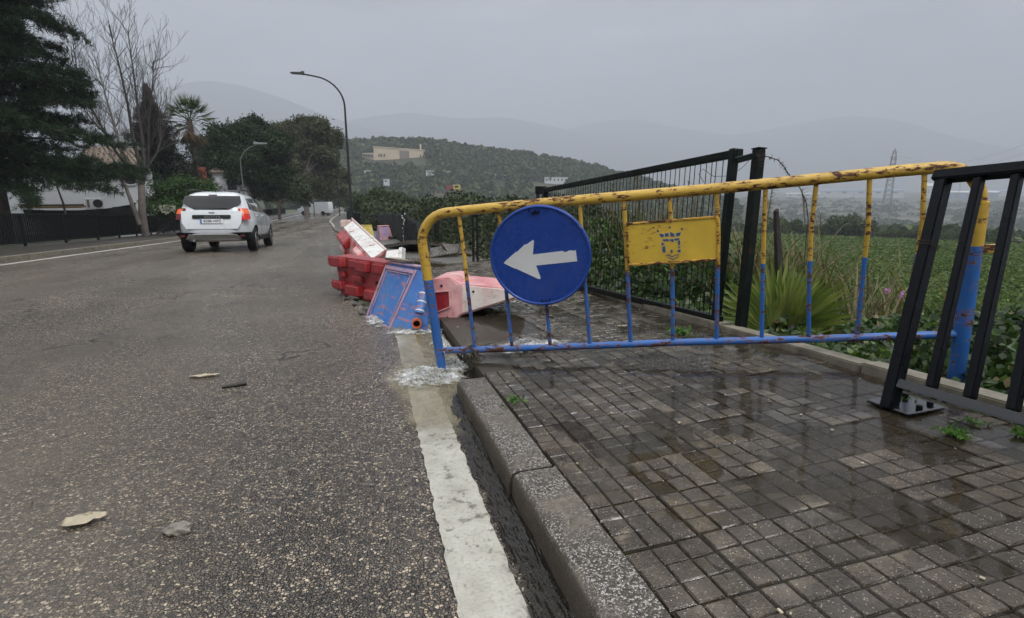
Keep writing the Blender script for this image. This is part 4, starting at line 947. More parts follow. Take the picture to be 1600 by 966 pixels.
# displaced paving slabs
def slab(px, py, nx, ny, rx, ry, rz, lift, label):
    p = hit(px, py, pz); mb = MB()
    for i in range(nx):
        for j in range(ny):
            b = tile_bits(i + j); mb.add([(v[0] + (i - (nx - 1) / 2) * TS, v[1] + (j - (ny - 1) / 2) * TS, v[2] + .05) for v in b.v], b.f)
    e = empty('paving_slab', p + Vector((0, 0, lift)), label, 'paving slab'); e.rotation_euler = (rad(rx), rad(ry), rad(rz))
    tag(mb.obj('tile_faces', M['tile'], e), kind='stuff')
    MB().box((0, 0, -.01), (nx * TS - .01, ny * TS - .01, .06)).obj('mortar_bed', M['rubble'], e, bevel=.008)
slab(648, 392, 5, 7, -9, 7, 24, .12, 'lifted paving slab heaved up beside the white barrier flange')
slab(690, 400, 4, 5, 6, -9, -14, .07, 'broken paving slab tilted in front of the thin black fence posts')
slab(664, 417, 4, 3, 4, 10, 35, .06, 'small broken paving slab nearest the yellow barrier bend')
slab(716, 398, 3, 3, 14, 6, 8, .08, 'small cracked paving slab at the foot of the hedge')
slab(620, 374, 4, 4, -4, 3, 12, .05, 'sunken paving slab in front of the small pink and blue block')
# rubble at the lip of the hole
r = random.Random(21)
RUB = ['flat chunk of broken asphalt on the edge of the hole by the red barrier', 'pale chunk of broken concrete under the red locking teeth', 'angular chunk of asphalt between the hole and the blue block', 'small grey chunk of rubble at the near edge of the hole', 'long broken asphalt flake lying across the hole rim', 'brown lump of rubble beside the blue block base', 'grey rubble chunk in the muddy gap behind the barrier post', 'small rubble lump beside the exposed earth']
for (px, py, s_), lb in zip(((548, 468, .17), (560, 476, .13), (575, 484, .12), (540, 459, .10), (587, 488, .15), (566, 489, .09), (706, 520, .10), (727, 515, .08)), RUB):
    bm = bmesh.new(); bmesh.ops.create_icosphere(bm, subdivisions=2, radius=1)
    for v in bm.verts: v.co *= 1 + r.uniform(-.22, .22); v.co = Vector((round(v.co.x * 2.2) / 2.2 * .5 + v.co.x * .5, v.co.y, v.co.z))
    me = bpy.data.meshes.new('rubble_chunk'); bm.to_mesh(me); bm.free(); me.materials.append(M['rubble'])
    o = link(bpy.data.objects.new('rubble_chunk', me)); p = hit(px, py); o.location = p + Vector((0, 0, .0)); o.scale = (s_ * .6, s_ * .45, s_ * .25); o.rotation_euler = (r.uniform(-.3, .3), r.uniform(-.3, .3), r.uniform(0, 3)); tag(o, lb, 'rubble')

# ================================================================== the car
def make_car():
    """local frame: x right, y forward, z up, origin under the rear axle centre"""
    y_o = .82                                                       # rear overhang
    zs = [.30, .36, .46, .56, .66, .78, .90, 1.00, 1.06, 1.12, 1.20, 1.32, 1.44, 1.53, 1.585, 1.615, 1.625]
    yr = lambda z: float(np.interp(z, [.3, .40, .5, .62, .80, .95, 1.10, 1.2, 1.48, 1.56, 1.625], [.22, .08, .01, .0, .03, .07, .115, .16, .36, .48, .85])) - y_o
    yf = lambda z: float(np.interp(z, [.3, .45, .6, .78, .90, 1.0, 1.055, 1.10, 1.2, 1.44, 1.56, 1.625], [4.12, 4.28, 4.31, 4.28, 4.18, 3.85, 3.35, 3.02, 2.86, 2.46, 2.20, 1.8])) - y_o
    hw = lambda z: float(np.interp(z, [.3, .40, .55, .75, .92, 1.02, 1.12, 1.3, 1.48, 1.56, 1.60, 1.625], [.80, .865, .895, .905, .90, .88, .845, .775, .690, .635, .55, .40]))
    N = 72; mb = MB()
    for z in zs:
        a, b, h = yr(z), yf(z), hw(z)
        for k in range(N):
            t = 2 * math.pi * (k + .5) / N; c, s = math.cos(t), math.sin(t); e = .36 if z < 1.06 else .30
            x = h * math.copysign(abs(c) ** e, c); y = (a + b) / 2 + (b - a) / 2 * math.copysign(abs(s) ** e, s)
            if y < a + .5: x *= 1 - .07 * ((a + .5 - y) / .5) ** 2 * (1.0 if z < 1.2 else .6)
            if y < a + .04: y -= .02 * (1 - (x / h) ** 2)
            for wy in (0, 2.67):                                     # swelling over the wheels
                x += math.copysign(.030 * math.exp(-((y - wy) / .42) ** 2) * math.exp(-((z - .72) / .2) ** 2), x) if abs(x) > h * .9 else 0
            mb.v.append((x, y, z))
    L = len(zs)
    for i in range(L - 1):
        for k in range(N): mb.f.append([i * N + k, i * N + (k + 1) % N, (i + 1) * N + (k + 1) % N, (i + 1) * N + k])
    mb.f.append(list(range(N))[::-1]); mb.f.append([(L - 1) * N + k for k in range(N)])
    root = empty('white_car', (0, 0, 0), 'white five-door off-road car with lit rear lamps driving away along the road', 'car')
    body = mb.obj('body', M['carwhite'], root, smooth=True, sharp=55)
    cut = MB()
    for wy in (0, 2.67):
        cut.tube([(-1.2, wy, .35), (1.2, wy, .35)], .385, 40)
    co = cut.obj('cut', M['carblack'])
    md = body.modifiers.new('b', 'BOOLEAN'); md.operation = 'DIFFERENCE'; md.object = co; md.solver = 'EXACT'
    body.data.materials.append(M['carblack'])
    dg = bpy.context.evaluated_depsgraph_get(); me = bpy.data.meshes.new_from_object(body.evaluated_get(dg)); body.modifiers.clear(); body.data = me; bpy.data.objects.remove(co)
    yrs = lambda x, z: yr(z) - .02 * (1 - (x / hw(z)) ** 2)
    def rear_panel(pts, name, mt, off=.004, par=body, th=.02, n=1):
        m = MB(); P = [Vector((x, yrs(x, z) - off, z)) for x, z in pts]; m.prism(P, (0, th, 0)); return m.obj(name, mt, par)
    def grid_panel(outline, name, mt, off, par):                     # curved sheet following the tail
        xs = [p[0] for p in outline]; z0, z1 = min(p[1] for p in outline), max(p[1] for p in outline)
        rows = 6; cols = 10; m = MB()
        def span(z):
            xi = []
            n = len(outline)
            for i in range(n):
                (x1, a), (x2, b) = outline[i], outline[(i + 1) % n]
                if (a <= z <= b or b <= z <= a) and a != b: xi.append(x1 + (x2 - x1) * (z - a) / (b - a))
            return min(xi), max(xi)
        for i in range(rows + 1):
            z = z0 + (z1 - z0) * (i * .998 + .001) / rows; a, b = span(min(max(z, z0 + 1e-4), z1 - 1e-4))
            for j in range(cols + 1):
                x = a + (b - a) * j / cols; m.v.append((x, yrs(x, z) - off, z))
        for i in range(rows):
            for j in range(cols): q = i * (cols + 1) + j; m.f.append([q, q + 1, q + cols + 2, q + cols + 1])
        b0 = len(m.v); m.v += [(v[0] * .99, v[1] + .05, v[2]) for v in m.v]
        ring = [j for j in range(cols + 1)] + [i * (cols + 1) + cols for i in range(1, rows + 1)] + [rows * (cols + 1) + j for j in range(cols - 1, -1, -1)] + [i * (cols + 1) for i in range(rows - 1, 0, -1)]
        for a, b in zip(ring, ring[1:] + ring[:1]): m.f.append([a, b, b + b0, a + b0])
        return m.obj(name, mt, par, smooth=True, sharp=40)
    gl = grid_panel([(-.70, 1.30), (-.40, 1.135), (.40, 1.135), (.70, 1.30), (.655, 1.50), (-.655, 1.50)], 'rear_window', M['carglass'], .008, body)
    MB().beam((-.06, yr(1.15) - .03, 1.15), (.36, yr(1.17) - .03, 1.17), .018, .014).obj('wiper', M['carblack'], gl)
    tgate = grid_panel([(-.60, .64), (.60, .64), (.70, .80), (.715, 1.10), (-.715, 1.10), (-.70, .80)], 'tailgate', M['carwhite'], .012, body)
    rear_panel([(-.43, .905), (.43, .905), (.45, .93), (.45, .985), (.43, 1.0), (-.43, 1.0), (-.45, .985), (-.45, .93)], 'name_strip', M['carblack'], .040, tgate)
    text_mesh('lettering', 'D U S T E R', .075, M['chrome'], tgate, Matrix.Translation((.02, yr(.95) - .063, .952)) @ Matrix.Rotation(rad(90), 4, 'X'))
    pp = rear_panel([(-.27, .785), (.27, .785), (.27, .895), (-.27, .895)], 'number_plate', M['platew'], .040, tgate)
    rear_panel([(-.267, .79), (-.225, .79), (-.225, .89), (-.267, .89)], 'plate_band', M['plateb'], .0432, pp, .002)
    text_mesh('plate_number', '8286 HPZ', .098, M['ink'], pp, Matrix.Translation((.022, yr(.84) - .066, .838)) @ Matrix.Rotation(rad(90), 4, 'X') @ Matrix.Diagonal((1.02, 1.1, 1, 1)))
    MB().prism([(x, yr(1.05) - .045, z) for x, z in ((-.075, 1.075), (.075, 1.075), (.055, 1.045), (.02, 1.02), (.012, 1.045), (-.012, 1.045), (-.02, 1.02), (-.055, 1.045))], (0, .02, 0)).obj('badge', M['chrome'], tgate)
    for s in (-1, 1):                                                # lamps wrap the corners
        tl_ = MB()
        def lamp(z0, z1, nm, mt):
            m = MB(); rows = 5
            for i in range(rows + 1):
                z = z0 + (z1 - z0) * i / rows; h = hw(z); y = yr(z)
                for x, yy in ((h * .80, y - .010), (h * .90, y + .012), (h * .955, y + .06), (h * .975, y + .14), (h * .985, y + .25 - .06 * abs(z - 1.0) / .18)):
                    m.v.append((s * x, yy, z))
            for i in range(rows):
                for j in range(4): q = i * 5 + j; m.f.append([q, q + 1, q + 6, q + 5])
            b0 = len(m.v); m.v += [(v[0] * .93, v[1] + .05, v[2]) for v in m.v]
            ring = list(range(5)) + [i * 5 + 4 for i in range(1, rows + 1)] + [rows * 5 + j for j in range(3, -1, -1)] + [i * 5 for i in range(rows - 1, 0, -1)]
            for a, b in zip(ring, ring[1:] + ring[:1]): m.f.append([a, b, b + b0, a + b0])
            return m.obj(nm, mt, body, smooth=True, sharp=50)
        lm = lamp(.88, 1.17, 'tail_lamp', M['lamp_on'] if s > 0 else M['lamp_off'])
        k = lamp(1.03, 1.15, 'lit_lens', M['lamp_am']); k.parent = lm; k.scale = (1.008, 1.006, 1)
        # side glass: three panes
        hp = lambda y, z: (s * (hw(z) + .006), y, z)
        for pts in ([(-.28, 1.16), (.05, 1.12), (.05, 1.44), (-.02, 1.46)], [(.12, 1.11), (.92, 1.09), (.90, 1.475), (.13, 1.455)], [(.99, 1.085), (1.93, 1.07), (1.55, 1.44), (.97, 1.475)]):
            o = MB().prism([hp(*p) for p in pts], (-s * .03, 0, 0)).obj('side_window', M['carglass'], body)
        for y0 in (.085, .955, 2.0):
            MB().tube([(s * (hw(z) + .0015), y0 + (.02 * math.sin(z * 3) if y0 > .5 else -.30 * max(0, 1.0 - z) * 0), z) for z in np.linspace(.48 if y0 > .5 else .95, 1.05, 8)], .004, 4).obj('door_seam', M['carblack'], body)
        for y0 in (.30, 1.18): MB().beam((s * .905, y0, .975), (s * .903, y0 + .20, .978), .03, .03).obj('door_handle', M['carwhite'], body, bevel=.008)
        MB().box((s * 1.00, 1.92, 1.10), (.20, .10, .15)).obj('mirror', M['carblack'], body, bevel=.03, seg=2)
        MB().beam((s * .885, .47, .36), (s * .885, 2.2, .36), .05, .14).obj('sill_trim', M['carblack'], body, bevel=.02)
        rl_ = MB().tube([(s * .60, yr(1.56) + .10, 1.60), (s * .60, yr(1.56) + .22, 1.665), (s * .605, .6, 1.69), (s * .60, 1.35, 1.675), (s * .58, 1.62, 1.61)], .022, 8).obj('roof_rail', M['carblack'], root, smooth=True)
        for wy in (0, 2.67):

            prof = [(.20, -.10), (.30, -.108), (.330, -.085), (.338, -.05), (.338, .05), (.330, .085), (.30, .108), (.205, .10)]
            tm = MB(); n = 36
            for r_, xx in prof:
                for k in range(n): tm.v.append((s * .80 + s * xx, wy + r_ * math.cos(6.2832 * k / n), .336 + r_ * math.sin(6.2832 * k / n)))
            for i in range(len(prof) - 1):
                for k in range(n): tm.f.append([i * n + k, i * n + (k + 1) % n, (i + 1) * n + (k + 1) % n, (i + 1) * n + k])
            ty = tm.obj('wheel', M['tyre'], root, smooth=True, sharp=50)
            rm = MB()
            rm.tube([(s * .84, wy, .336), (s * .86, wy, .336)], .205, 24); rm.obj('rim_well', M['carblack'], ty)
            rm = MB(); rm.tube([(s * .86, wy, .336), (s * .905, wy, .336)], .05, 12)
            for k in range(5):
                a = 6.2832 * k / 5 + .3; rm.beam((s * .885, wy + .03 * math.cos(a), .336 + .03 * math.sin(a)), (s * .90, wy + .2 * math.cos(a), .336 + .2 * math.sin(a)), .055, .02, (1, 0, 0))
            rm.tube([(s * .90, wy + .20 * math.cos(a), .336 + .20 * math.sin(a)) for a in np.linspace(0, 6.2832, 25)], .012, 6, False); rm.obj('rim', M['alloy'], ty, smooth=True)
    bmp = MB()
    bmp.hexa([(-.80, -.60, .34), (.80, -.60, .34), (.80, -.3, .34), (-.80, -.3, .34)], [(-.865, -.835, .545), (.865, -.835, .545), (.865, -.3, .545), (-.865, -.3, .545)]).obj('lower_bumper', M['carblack'], body, bevel=.02, seg=2)
    MB().prism([(x, -.862 + .1 * (z < .42), z) for x, z in ((-.56, .50), (.56, .50), (.66, .375), (.50, .355), (-.50, .355), (-.66, .375))], (0, .05, 0)).obj('skid_plate', M['skid'], body, bevel=.008)
    for s in (-1, 1): MB().box((s * .70, -.845, .455), (.12, .02, .04)).obj('reflector', M['lamp_off'], body, bevel=.006)
    MB().tube([(-.46, -.45, .35), (-.46, -.80, .34)], .032, 12).obj('exhaust', M['skid'], body, smooth=True)
    MB().tube([(-.72, 0, .335), (.72, 0, .335)], .05, 10).obj('rear_axle', M['carblack'], root)
    MB().tube([(0, yr(1.55) + .3, 1.60), (0, yr(1.55) + .24, 1.66), (0, yr(1.55) + .02, 1.80)], [.012, .006, .004], 6).obj('aerial', M['carblack'], root)
    MB().box((0, yr(1.51) - .016, 1.522), (.20, .02, .018)).obj('stop_lamp', M['lamp_off'], body)
    return root
car = make_car()
car.matrix_world = Matrix.Translation((-4.05, 16.2, float(g(-4.05, 16.2)) + .0)) @ Matrix.Rotation(rad(1.5), 4, 'Z') @ Matrix.Rotation(-math.atan(.044), 4, 'X') @ Matrix.Rotation(rad(.6), 4, 'Y')

# ================================================================== street lamps and poles
def lamp_post(name, base, h, arm, dirx, label, m, r0=.09, head=True):
    e = empty(name, base, label, 'street lamp')
    rr = 2.0 if h > 8 else 1.4; k = h - rr; pts = [(0, 0, 0), (0, 0, h * .3), (0, 0, k * .9), (0, 0, k)] + [(dirx * rr * (1 - math.cos(a)), 0, k + rr * .93 * math.sin(a)) for a in np.linspace(.15, 1.45, 9)] + [(dirx * arm, 0, h - .02 * arm)]
    n = len(pts); MB().tube(pts, [r0 * (1 - .55 * min(1, p[2] / h)) for p in pts], 10).obj('pole', m, e, smooth=True)
    MB().tube([(0, 0, 0), (0, 0, .9)], r0 * 1.25, 10).obj('base_sleeve', m, e, smooth=True)
    if head:
        hd = MB().hexa([(dirx * (arm - .05), -.13, h - .10), (dirx * (arm + .85), -.10, h - .03), (dirx * (arm + .85), .10, h - .03), (dirx * (arm - .05), .13, h - .10)], [(dirx * (arm - .05), -.09, h + .08), (dirx * (arm + .8), -.08, h + .05), (dirx * (arm + .8), .08, h + .05), (dirx * (arm - .05), .09, h + .08)]).obj('lantern', m, e, bevel=.02)
        MB().box((dirx * (arm + .5), 0, h - .075), (.5, .16, .02)).obj('lens', M['steel_grey'], hd)
        MB().box((dirx * (arm + .05), 0, h + .10), (.22, .10, .06)).obj('housing', m, hd, bevel=.01)
    return e
p = at(551, 356, 38); lamp_post('street_lamp', (p.x, p.y, float(pz(2, p.y)) - .1), 10.3, 2.5, -1, 'tall dark street lamp arching left over the road beyond the barriers', M['steel_dark'], .115)
p = at(386, 350, 37); lamp_post('street_lamp', (p.x, p.y, float(gL(p.y)) + .1), 5.8, 1.0, 1, 'grey street lamp arching right in front of the round dark pines', M['steel_grey'], .06)
p = at(531, 338, 72); e = empty('slim_pole', (p.x, p.y, float(pz(1, p.y))), 'slim dark pole on the far pavement left of the street lamp', 'pole')
MB().tube([(0, 0, -.1), (0, 0, 4.6)], .07, 8).obj('shaft', M['steel_dark'], e, smooth=True); MB().tube([(0, 0, 4.6), (0, 0, 4.68)], .09, 8).obj('cap', M['steel_dark'], e, smooth=True)
p = at(491, 331, 74); e = empty('slim_pole', (p.x, p.y, float(gL(p.y)) + .1), 'slim grey pole beside the parked white van', 'pole')
MB().tube([(0, 0, -.1), (0, 0, 5.4)], .07, 8).obj('shaft', M['steel_grey'], e, smooth=True); MB().tube([(0, 0, 5.4), (0, 0, 5.48)], .09, 8).obj('cap', M['steel_grey'], e, smooth=True)

# ================================================================== railings
def railing(name, xf, y0, y1, zf, label, span=2.35, H=1.0, bars=True, step=.105):
    x0 = float(xf(y0)); org = Vector((x0, y0, float(zf(x0, y0)))); e = empty(name, org, label, 'railing')
    y = y0
    while y < y1:
        ya, yb = y, min(y + span, y1); a = Vector((float(xf(ya)), ya, 0)); b = Vector((float(xf(yb)), yb, 0)); a.z = float(zf(a.x, ya)); b.z = float(zf(b.x, yb)); a -= org; b -= org
        MB().beam(a + Vector((0, 0, -.05)), a + Vector((0, 0, H + .01)), .07, .07, (1, 0, 0)).obj('post', M['black_rail'], e, bevel=.005)
        MB().beam(a + Vector((0, 0, H)), b + Vector((0, 0, H)), .06, .05).obj('top_rail', M['black_rail'], e)
        MB().beam(a + Vector((0, 0, .12)), b + Vector((0, 0, .12)), .05, .04).obj('bottom_rail', M['black_rail'], e)
        n = max(2, int((b - a).length / step)); m = MB()
        for k in range(1, n):
            c = a.lerp(b, k / n); m.beam(c + Vector((0, 0, .12)), c + Vector((0, 0, H)), .038, .03, (b - a))
        tag(m.obj('bars', M['black_rail'], e), kind='stuff')
        y += span
    return e
railing('roadside_railing', XF, 6.0, 96, lambda x, y: gL(y) + .11, 'long black bar railing along the far side of the road')
railing('roadside_railing', lambda y: float(XR(y)) + 1.72, 38.5, 100, lambda x, y: pz(1.7, y), 'short black railing curving round the far bend behind the street lamp')
# parked van beyond the railing
p = at(492, 316, 80); vz = float(gL(p.y)) + .05
v = empty('parked_van', (p.x, p.y, vz), 'white van parked under the trees at the far bend', 'van', rz=rad(72))
m = MB(); prof = [(-2.4, .35), (2.4, .35), (2.45, .95), (1.9, 1.15), (1.2, 1.95), (-2.3, 2.0), (-2.4, 1.7)]
m.prism([(-.9, a, b) for a, b in prof], (1.8, 0, 0)); m.obj('body', M['carwhite'], v, bevel=.06, seg=2, smooth=True)
for s in (-1, 1):
    MB().prism([(s * .905, a, b) for a, b in ((.3, 1.25), (1.6, 1.2), (1.1, 1.8), (.3, 1.8))], (s * .01, 0, 0)).obj('side_window', M['carglass'], v)
    for yy in (-1.5, 1.5): MB().tube([(s * .75, yy, .33), (s * .92, yy, .33)], .33, 16).obj('wheel', M['tyre'], v, smooth=True)
MB().prism([(-.75, 1.9, 1.22), (.75, 1.9, 1.22), (.7, 1.3, 1.88), (-.7, 1.3, 1.88)], (0, .02, .02)).obj('windscreen', M['carglass'], v)
# shade nets and thin posts along the outer edge
def net(name, pts, label, seed):
    """hanging cloth between surveyed top and foot points"""
    nx, nz_ = 28, 8; m = MB(); org = pts[0][1]
    for i in range(nx + 1):
        f = i / nx * (len(pts) - 1); k = min(int(f), len(pts) - 2); f -= k
        t = pts[k][0].lerp(pts[k + 1][0], f); b = pts[k][1].lerp(pts[k + 1][1], f)
        for j in range(nz_ + 1):
            q = b.lerp(t, j / nz_) - org; w_ = .06 * math.sin(i * .9 + j * .4 + seed) + .05 * math.sin(i * 2.3 + seed)
            m.v.append((q.x + w_, q.y + w_ * .5, q.z - (.06 * math.sin(math.pi * f) if j == nz_ else 0)))
    for i in range(nx):
        for j in range(nz_): a = i * (nz_ + 1) + j; m.f.append([a, a + nz_ + 1, a + nz_ + 2, a + 1])
    o = m.obj(name, M['net'], None, smooth=True, sharp=180); o.location = org
    sd_ = o.modifiers.new('s', 'SOLIDIFY'); sd_.thickness = .012
    return tag(o, label, 'shade net')
net('shade_net', [(at(581, 334, 33), at(583, 357, 33)), (at(605, 332, 23), at(606, 366, 23)), (at(631, 331, 16), at(634, 384, 16))], 'dark green shade net hanging along the far pavement edge', 1)
net('shade_net', [(at(634, 332, 15.8), at(637, 385, 15.8)), (at(650, 345, 13.5), at(660, 408, 13.0)), (at(667, 372, 11.8), at(690, 424, 11.0))], 'slumped dark shade net falling to the ground behind the yellow bend', 4)
e0 = at(632, 384, 15.9); e = empty('cord_post', e0, 'post with frayed white cord between the two dark shade nets', 'post')
MB().tube([(0, 0, 0), (0, 0, 1.05)], .03, 8).obj('shaft', M['green_post'], e)
m = MB(); r = random.Random(2)
for k in range(16): z = .05 + k * .06; m.box((r.gauss(0, .02), -.035, z), (r.uniform(.02, .05), .02, r.uniform(.02, .05)))
m.obj('cord', M['pl_white'], e)
for px, yt, yb, d, lb in ((683, 344, 404, 12.8, 'pair of thin black fence uprights further from the barrier sign'), (743, 337, 416, 9.8, 'pair of thin black fence uprights nearer the barrier sign'), (846, 301, 430, 6.75, 'black fence upright rising above the blue sign beside the mesh panel')):
    b = at(px, yb, d); t = at(px - 1, yt, d); e = empty('fence_upright', b, lb, 'post')
    for s in (-1, 1): MB().beam(Vector((s * .04, 0, -.25)), t - b + Vector((s * .04, 0, 0)), .032, .04, (1, 0, 0)).obj('bar', M['black_rail'], e, bevel=.003)
    MB().box((t - b) + Vector((0, 0, .03)), (.14, .05, .10)).obj('bracket', M['black_rail'], e, bevel=.004)

# ================================================================== house across the road
hb = at(150, 338, 29); hz = float(gL(hb.y)) + .15
def wpt(px, py, d): return at(px, py, d)
Hs = empty('white_house', (hb.x, hb.y, hz), 'white rendered house with clay tiled roof behind the bare tree', 'house')
W0, W1 = at(30, 330, 27.5), at(246, 330, 31.5); W0.z = W1.z = hz - 1.2
o0 = Vector((hb.x, hb.y, hz)); wd_ = (W1 - W0); wd_.z = 0; wl = wd_.length; wu = wd_.normalized(); wn = Vector((wu.y, -wu.x, 0)); wn = wn if wn.dot(cC - W0) > 0 else -wn
zt = at(190, 268, 30.5).z
def hq(s, z, off=0): q = W0 + wu * s + wn * off; return Vector((q.x, q.y, z)) - o0
zo = lambda zz: zz
b_, t_ = hz - 1.3, zt
MB().hexa([hq(0, b_, 0), hq(wl, b_, 0), hq(wl, b_, -6), hq(0, b_, -6)], [hq(0, t_, 0), hq(wl, t_, 0), hq(wl, t_, -6), hq(0, t_, -6)]).obj('wall', M['wallw'], Hs)
rf = MB().hexa([hq(wl * .45, t_ + .02, .35), hq(wl * .99, t_ + .02, .35), hq(wl * .99, t_ + .02, -6), hq(wl * .45, t_ + .02, -6)], [hq(wl * .55, t_ + 1.45, -2.4), hq(wl * .92, t_ + 1.45, -2.4), hq(wl * .92, t_ + 1.45, -3.6), hq(wl * .55, t_ + 1.45, -3.6)]).obj('roof', M['roof'], Hs)
for i in range(9):                                                   # courses of clay tile on the slope facing the road
    f0 = i / 9; a0, a1 = wl * (.45 + .10 * f0), wl * (.99 - .07 * f0); zz = t_ + .02 + 1.43 * f0; of = .35 - 2.75 * f0
    m = MB(); n = int((a1 - a0) / .24)
    for k in range(n):
        c = a0 + (k + .5) * (a1 - a0) / n; m.beam(hq(c, zz + .03, of + .06), hq(c, zz + .20, of - .27), .17, .05, wn)
    tag(m.obj('tile_course', M['roof'], rf), kind='stuff')
MB().box(hq(wl * .74, t_ - .14, .16), (.3, .3, .12)).obj('eave_bracket', M['wallw'], Hs)
cw = at(201, 279, 30.7); s_c = (cw - W0).dot(wu); m = MB()
m.tube([hq(s_c, cw.z, .01), hq(s_c, cw.z, .05)], .36, 24); o = m.obj('round_window', M['dark_open'], Hs)
m = MB(); m.tube([hq(s_c + .40 * math.cos(a), cw.z + .40 * math.sin(a), .05) for a in np.linspace(0, 6.283, 25)], .05, 6, False).obj('frame', M['wallw'], o)
aw = at(70, 326, 26.5)
MB().beam(at(38, 324, 26.0) - o0, at(131, 323, 27.2) - o0, 1.6, .10).obj('awning', M['awning'], Hs); MB().beam(at(38, 321.6, 25.8) - o0, at(131, 320.6, 27.0) - o0, .12, .10).obj('awning_beam', M['wood'], Hs)
ac = at(148, 318, 27.9); e = empty('air_conditioner', ac + Vector((0, 0, -.32)), 'small air conditioner box on the white house wall', 'air conditioner')
Rz = Matrix.Rotation(math.atan2(wu.y, wu.x), 3, 'Z')
MB().box((0, 0, .32), (.78, .32, .58), Rz).obj('case', M['platew'], e, bevel=.02)
m = MB(); c = Vector((.12, -.17, .32)); m.tube([Rz @ c, Rz @ (c + Vector((0, -.015, 0)))], .21, 20); m.obj('fan_grille', M['dark_open'], e); MB().box(Rz @ Vector((-.28, -.165, .32)), (.10, .02, .4), Rz).obj('side_grille', M['steel_grey'], e)
# dark garden screen behind the railing
g0, g1, g2 = at(38, 341, 22.5), at(150, 341, 24.5), at(216, 341, 26.0)
net('garden_screen', [(at(36, 327, 22.5), g0), (at(150, 327, 24.5), g1), (at(214, 316, 26), g2)], 'dark green garden screen behind the roadside railing', 8)
# second house, only glimpsed: brick-red gable and white wall between the trees
hb2 = at(350, 318, 46); e = empty('red_gabled_house', hb2, 'white house with brick red end wall glimpsed between palm and round pine', 'house')
MB().box((.6, 1.5, .8), (2.6, 3, 3.6)).obj('wall', M['wallw'], e)
MB().box((-1.25, -.7, 1.2), (.6, .5, 3.6)).obj('red_pier', M['brickred'], e, bevel=.02)
MB().hexa([(-.9, -.3, 2.62), (2.1, -.3, 2.62), (2.1, 3.3, 2.62), (-.9, 3.3, 2.62)], [(-.2, 1.2, 3.4), (1.4, 1.2, 3.4), (1.4, 1.8, 3.4), (-.2, 1.8, 3.4)]).obj('roof', M['roof'], e)
o = MB().box((.8, -.02, 1.6), (.7, .06, .9)).obj('window', M['dark_open'], e); MB().box((.8, -.05, 1.1), (.85, .1, .06)).obj('sill', M['wallw'], o)

# ================================================================== VEGETATION
def unit(v): return v / np.maximum(1e-9, np.linalg.norm(v, axis=-1, keepdims=True))
def leaf_np(P, L, asp=.45, up=.3, rng=RS, nrm=None, dirs=None, fold=.12):
    """rhombic leaves: base, side, tip, side (with a slight fold)"""
    n = len(P); L = np.broadcast_to(np.asarray(L, float), (n,))[:, None]
    d = unit(rng.normal(size=(n, 3))) if dirs is None else unit(dirs + rng.normal(size=(n, 3)) * .35)
    k = unit(rng.normal(size=(n, 3)) + np.array([0, 0, up * 3])) if nrm is None else unit(nrm + rng.normal(size=(n, 3)) * .5)
    s = unit(np.cross(d, k)); k = np.cross(s, d)
    a = P - d * L * .5; b = P + s * L * asp * .5 + k * L * fold; c = P + d * L * .5; e = P - s * L * asp * .5 + k * L * fold
    V = np.stack([a, b, c, e], 1).reshape(-1, 3); F = np.arange(4 * n).reshape(n, 4); return V, F
def blade_np(P, D, L, wdt, rng=RS):
    n = len(P); L = np.broadcast_to(np.asarray(L, float), (n,))[:, None]; D = unit(D); s = unit(np.cross(D, rng.normal(size=(n, 3)))) * wdt
    V = np.stack([P - s, P + s, P + D * L], 1).reshape(-1, 3); return V, np.arange(3 * n).reshape(n, 3)
def limb_tubes(mb, segs):
    for pts, rs, n in segs: mb.tube(pts, rs, n, False)
def grow(r, p, d, L, rad_, depth, segs, tips, spread=.5, up=.15, nb=(2, 4), taper=.62, wob=.12, minr=.004, n0=7, start=.35):
    pts = [p.copy()]; k = 5; rs = [rad_]; dd = d.copy()
    for i in range(1, k + 1):
        dd = (dd + Vector((r.gauss(0, wob), r.gauss(0, wob), r.gauss(0, wob) + up * .3))).normalized(); p = p + dd * (L / k); pts.append(p); rs.append(max(minr, rad_ * (1 - (1 - taper) * i / k)))
    segs.append((pts, rs, max(4, n0)))
    if depth <= 0: tips.append((pts, dd)); return
    for c in range(r.randint(*nb)):
        f = start + (1 - start) * (c + r.random()) / nb[1] if c else 1.0; f = min(1, f); i = min(k, max(1, int(round(f * k))))
        ax = Vector((r.gauss(0, 1), r.gauss(0, 1), r.gauss(0, 1))); ax = (ax - dd * ax.dot(dd)).normalized()
        sp = spread * r.uniform(.6, 1.3) * (.55 if c == 0 else 1); nd = (dd * math.cos(sp) + ax * math.sin(sp) + Vector((0, 0, up))).normalized()
        grow(r, pts[i], nd, L * r.uniform(.60, .82), rs[i] * r.uniform(.55, .75), depth - 1, segs, tips, spread, up, nb, taper, wob, minr, n0 - 1, start)

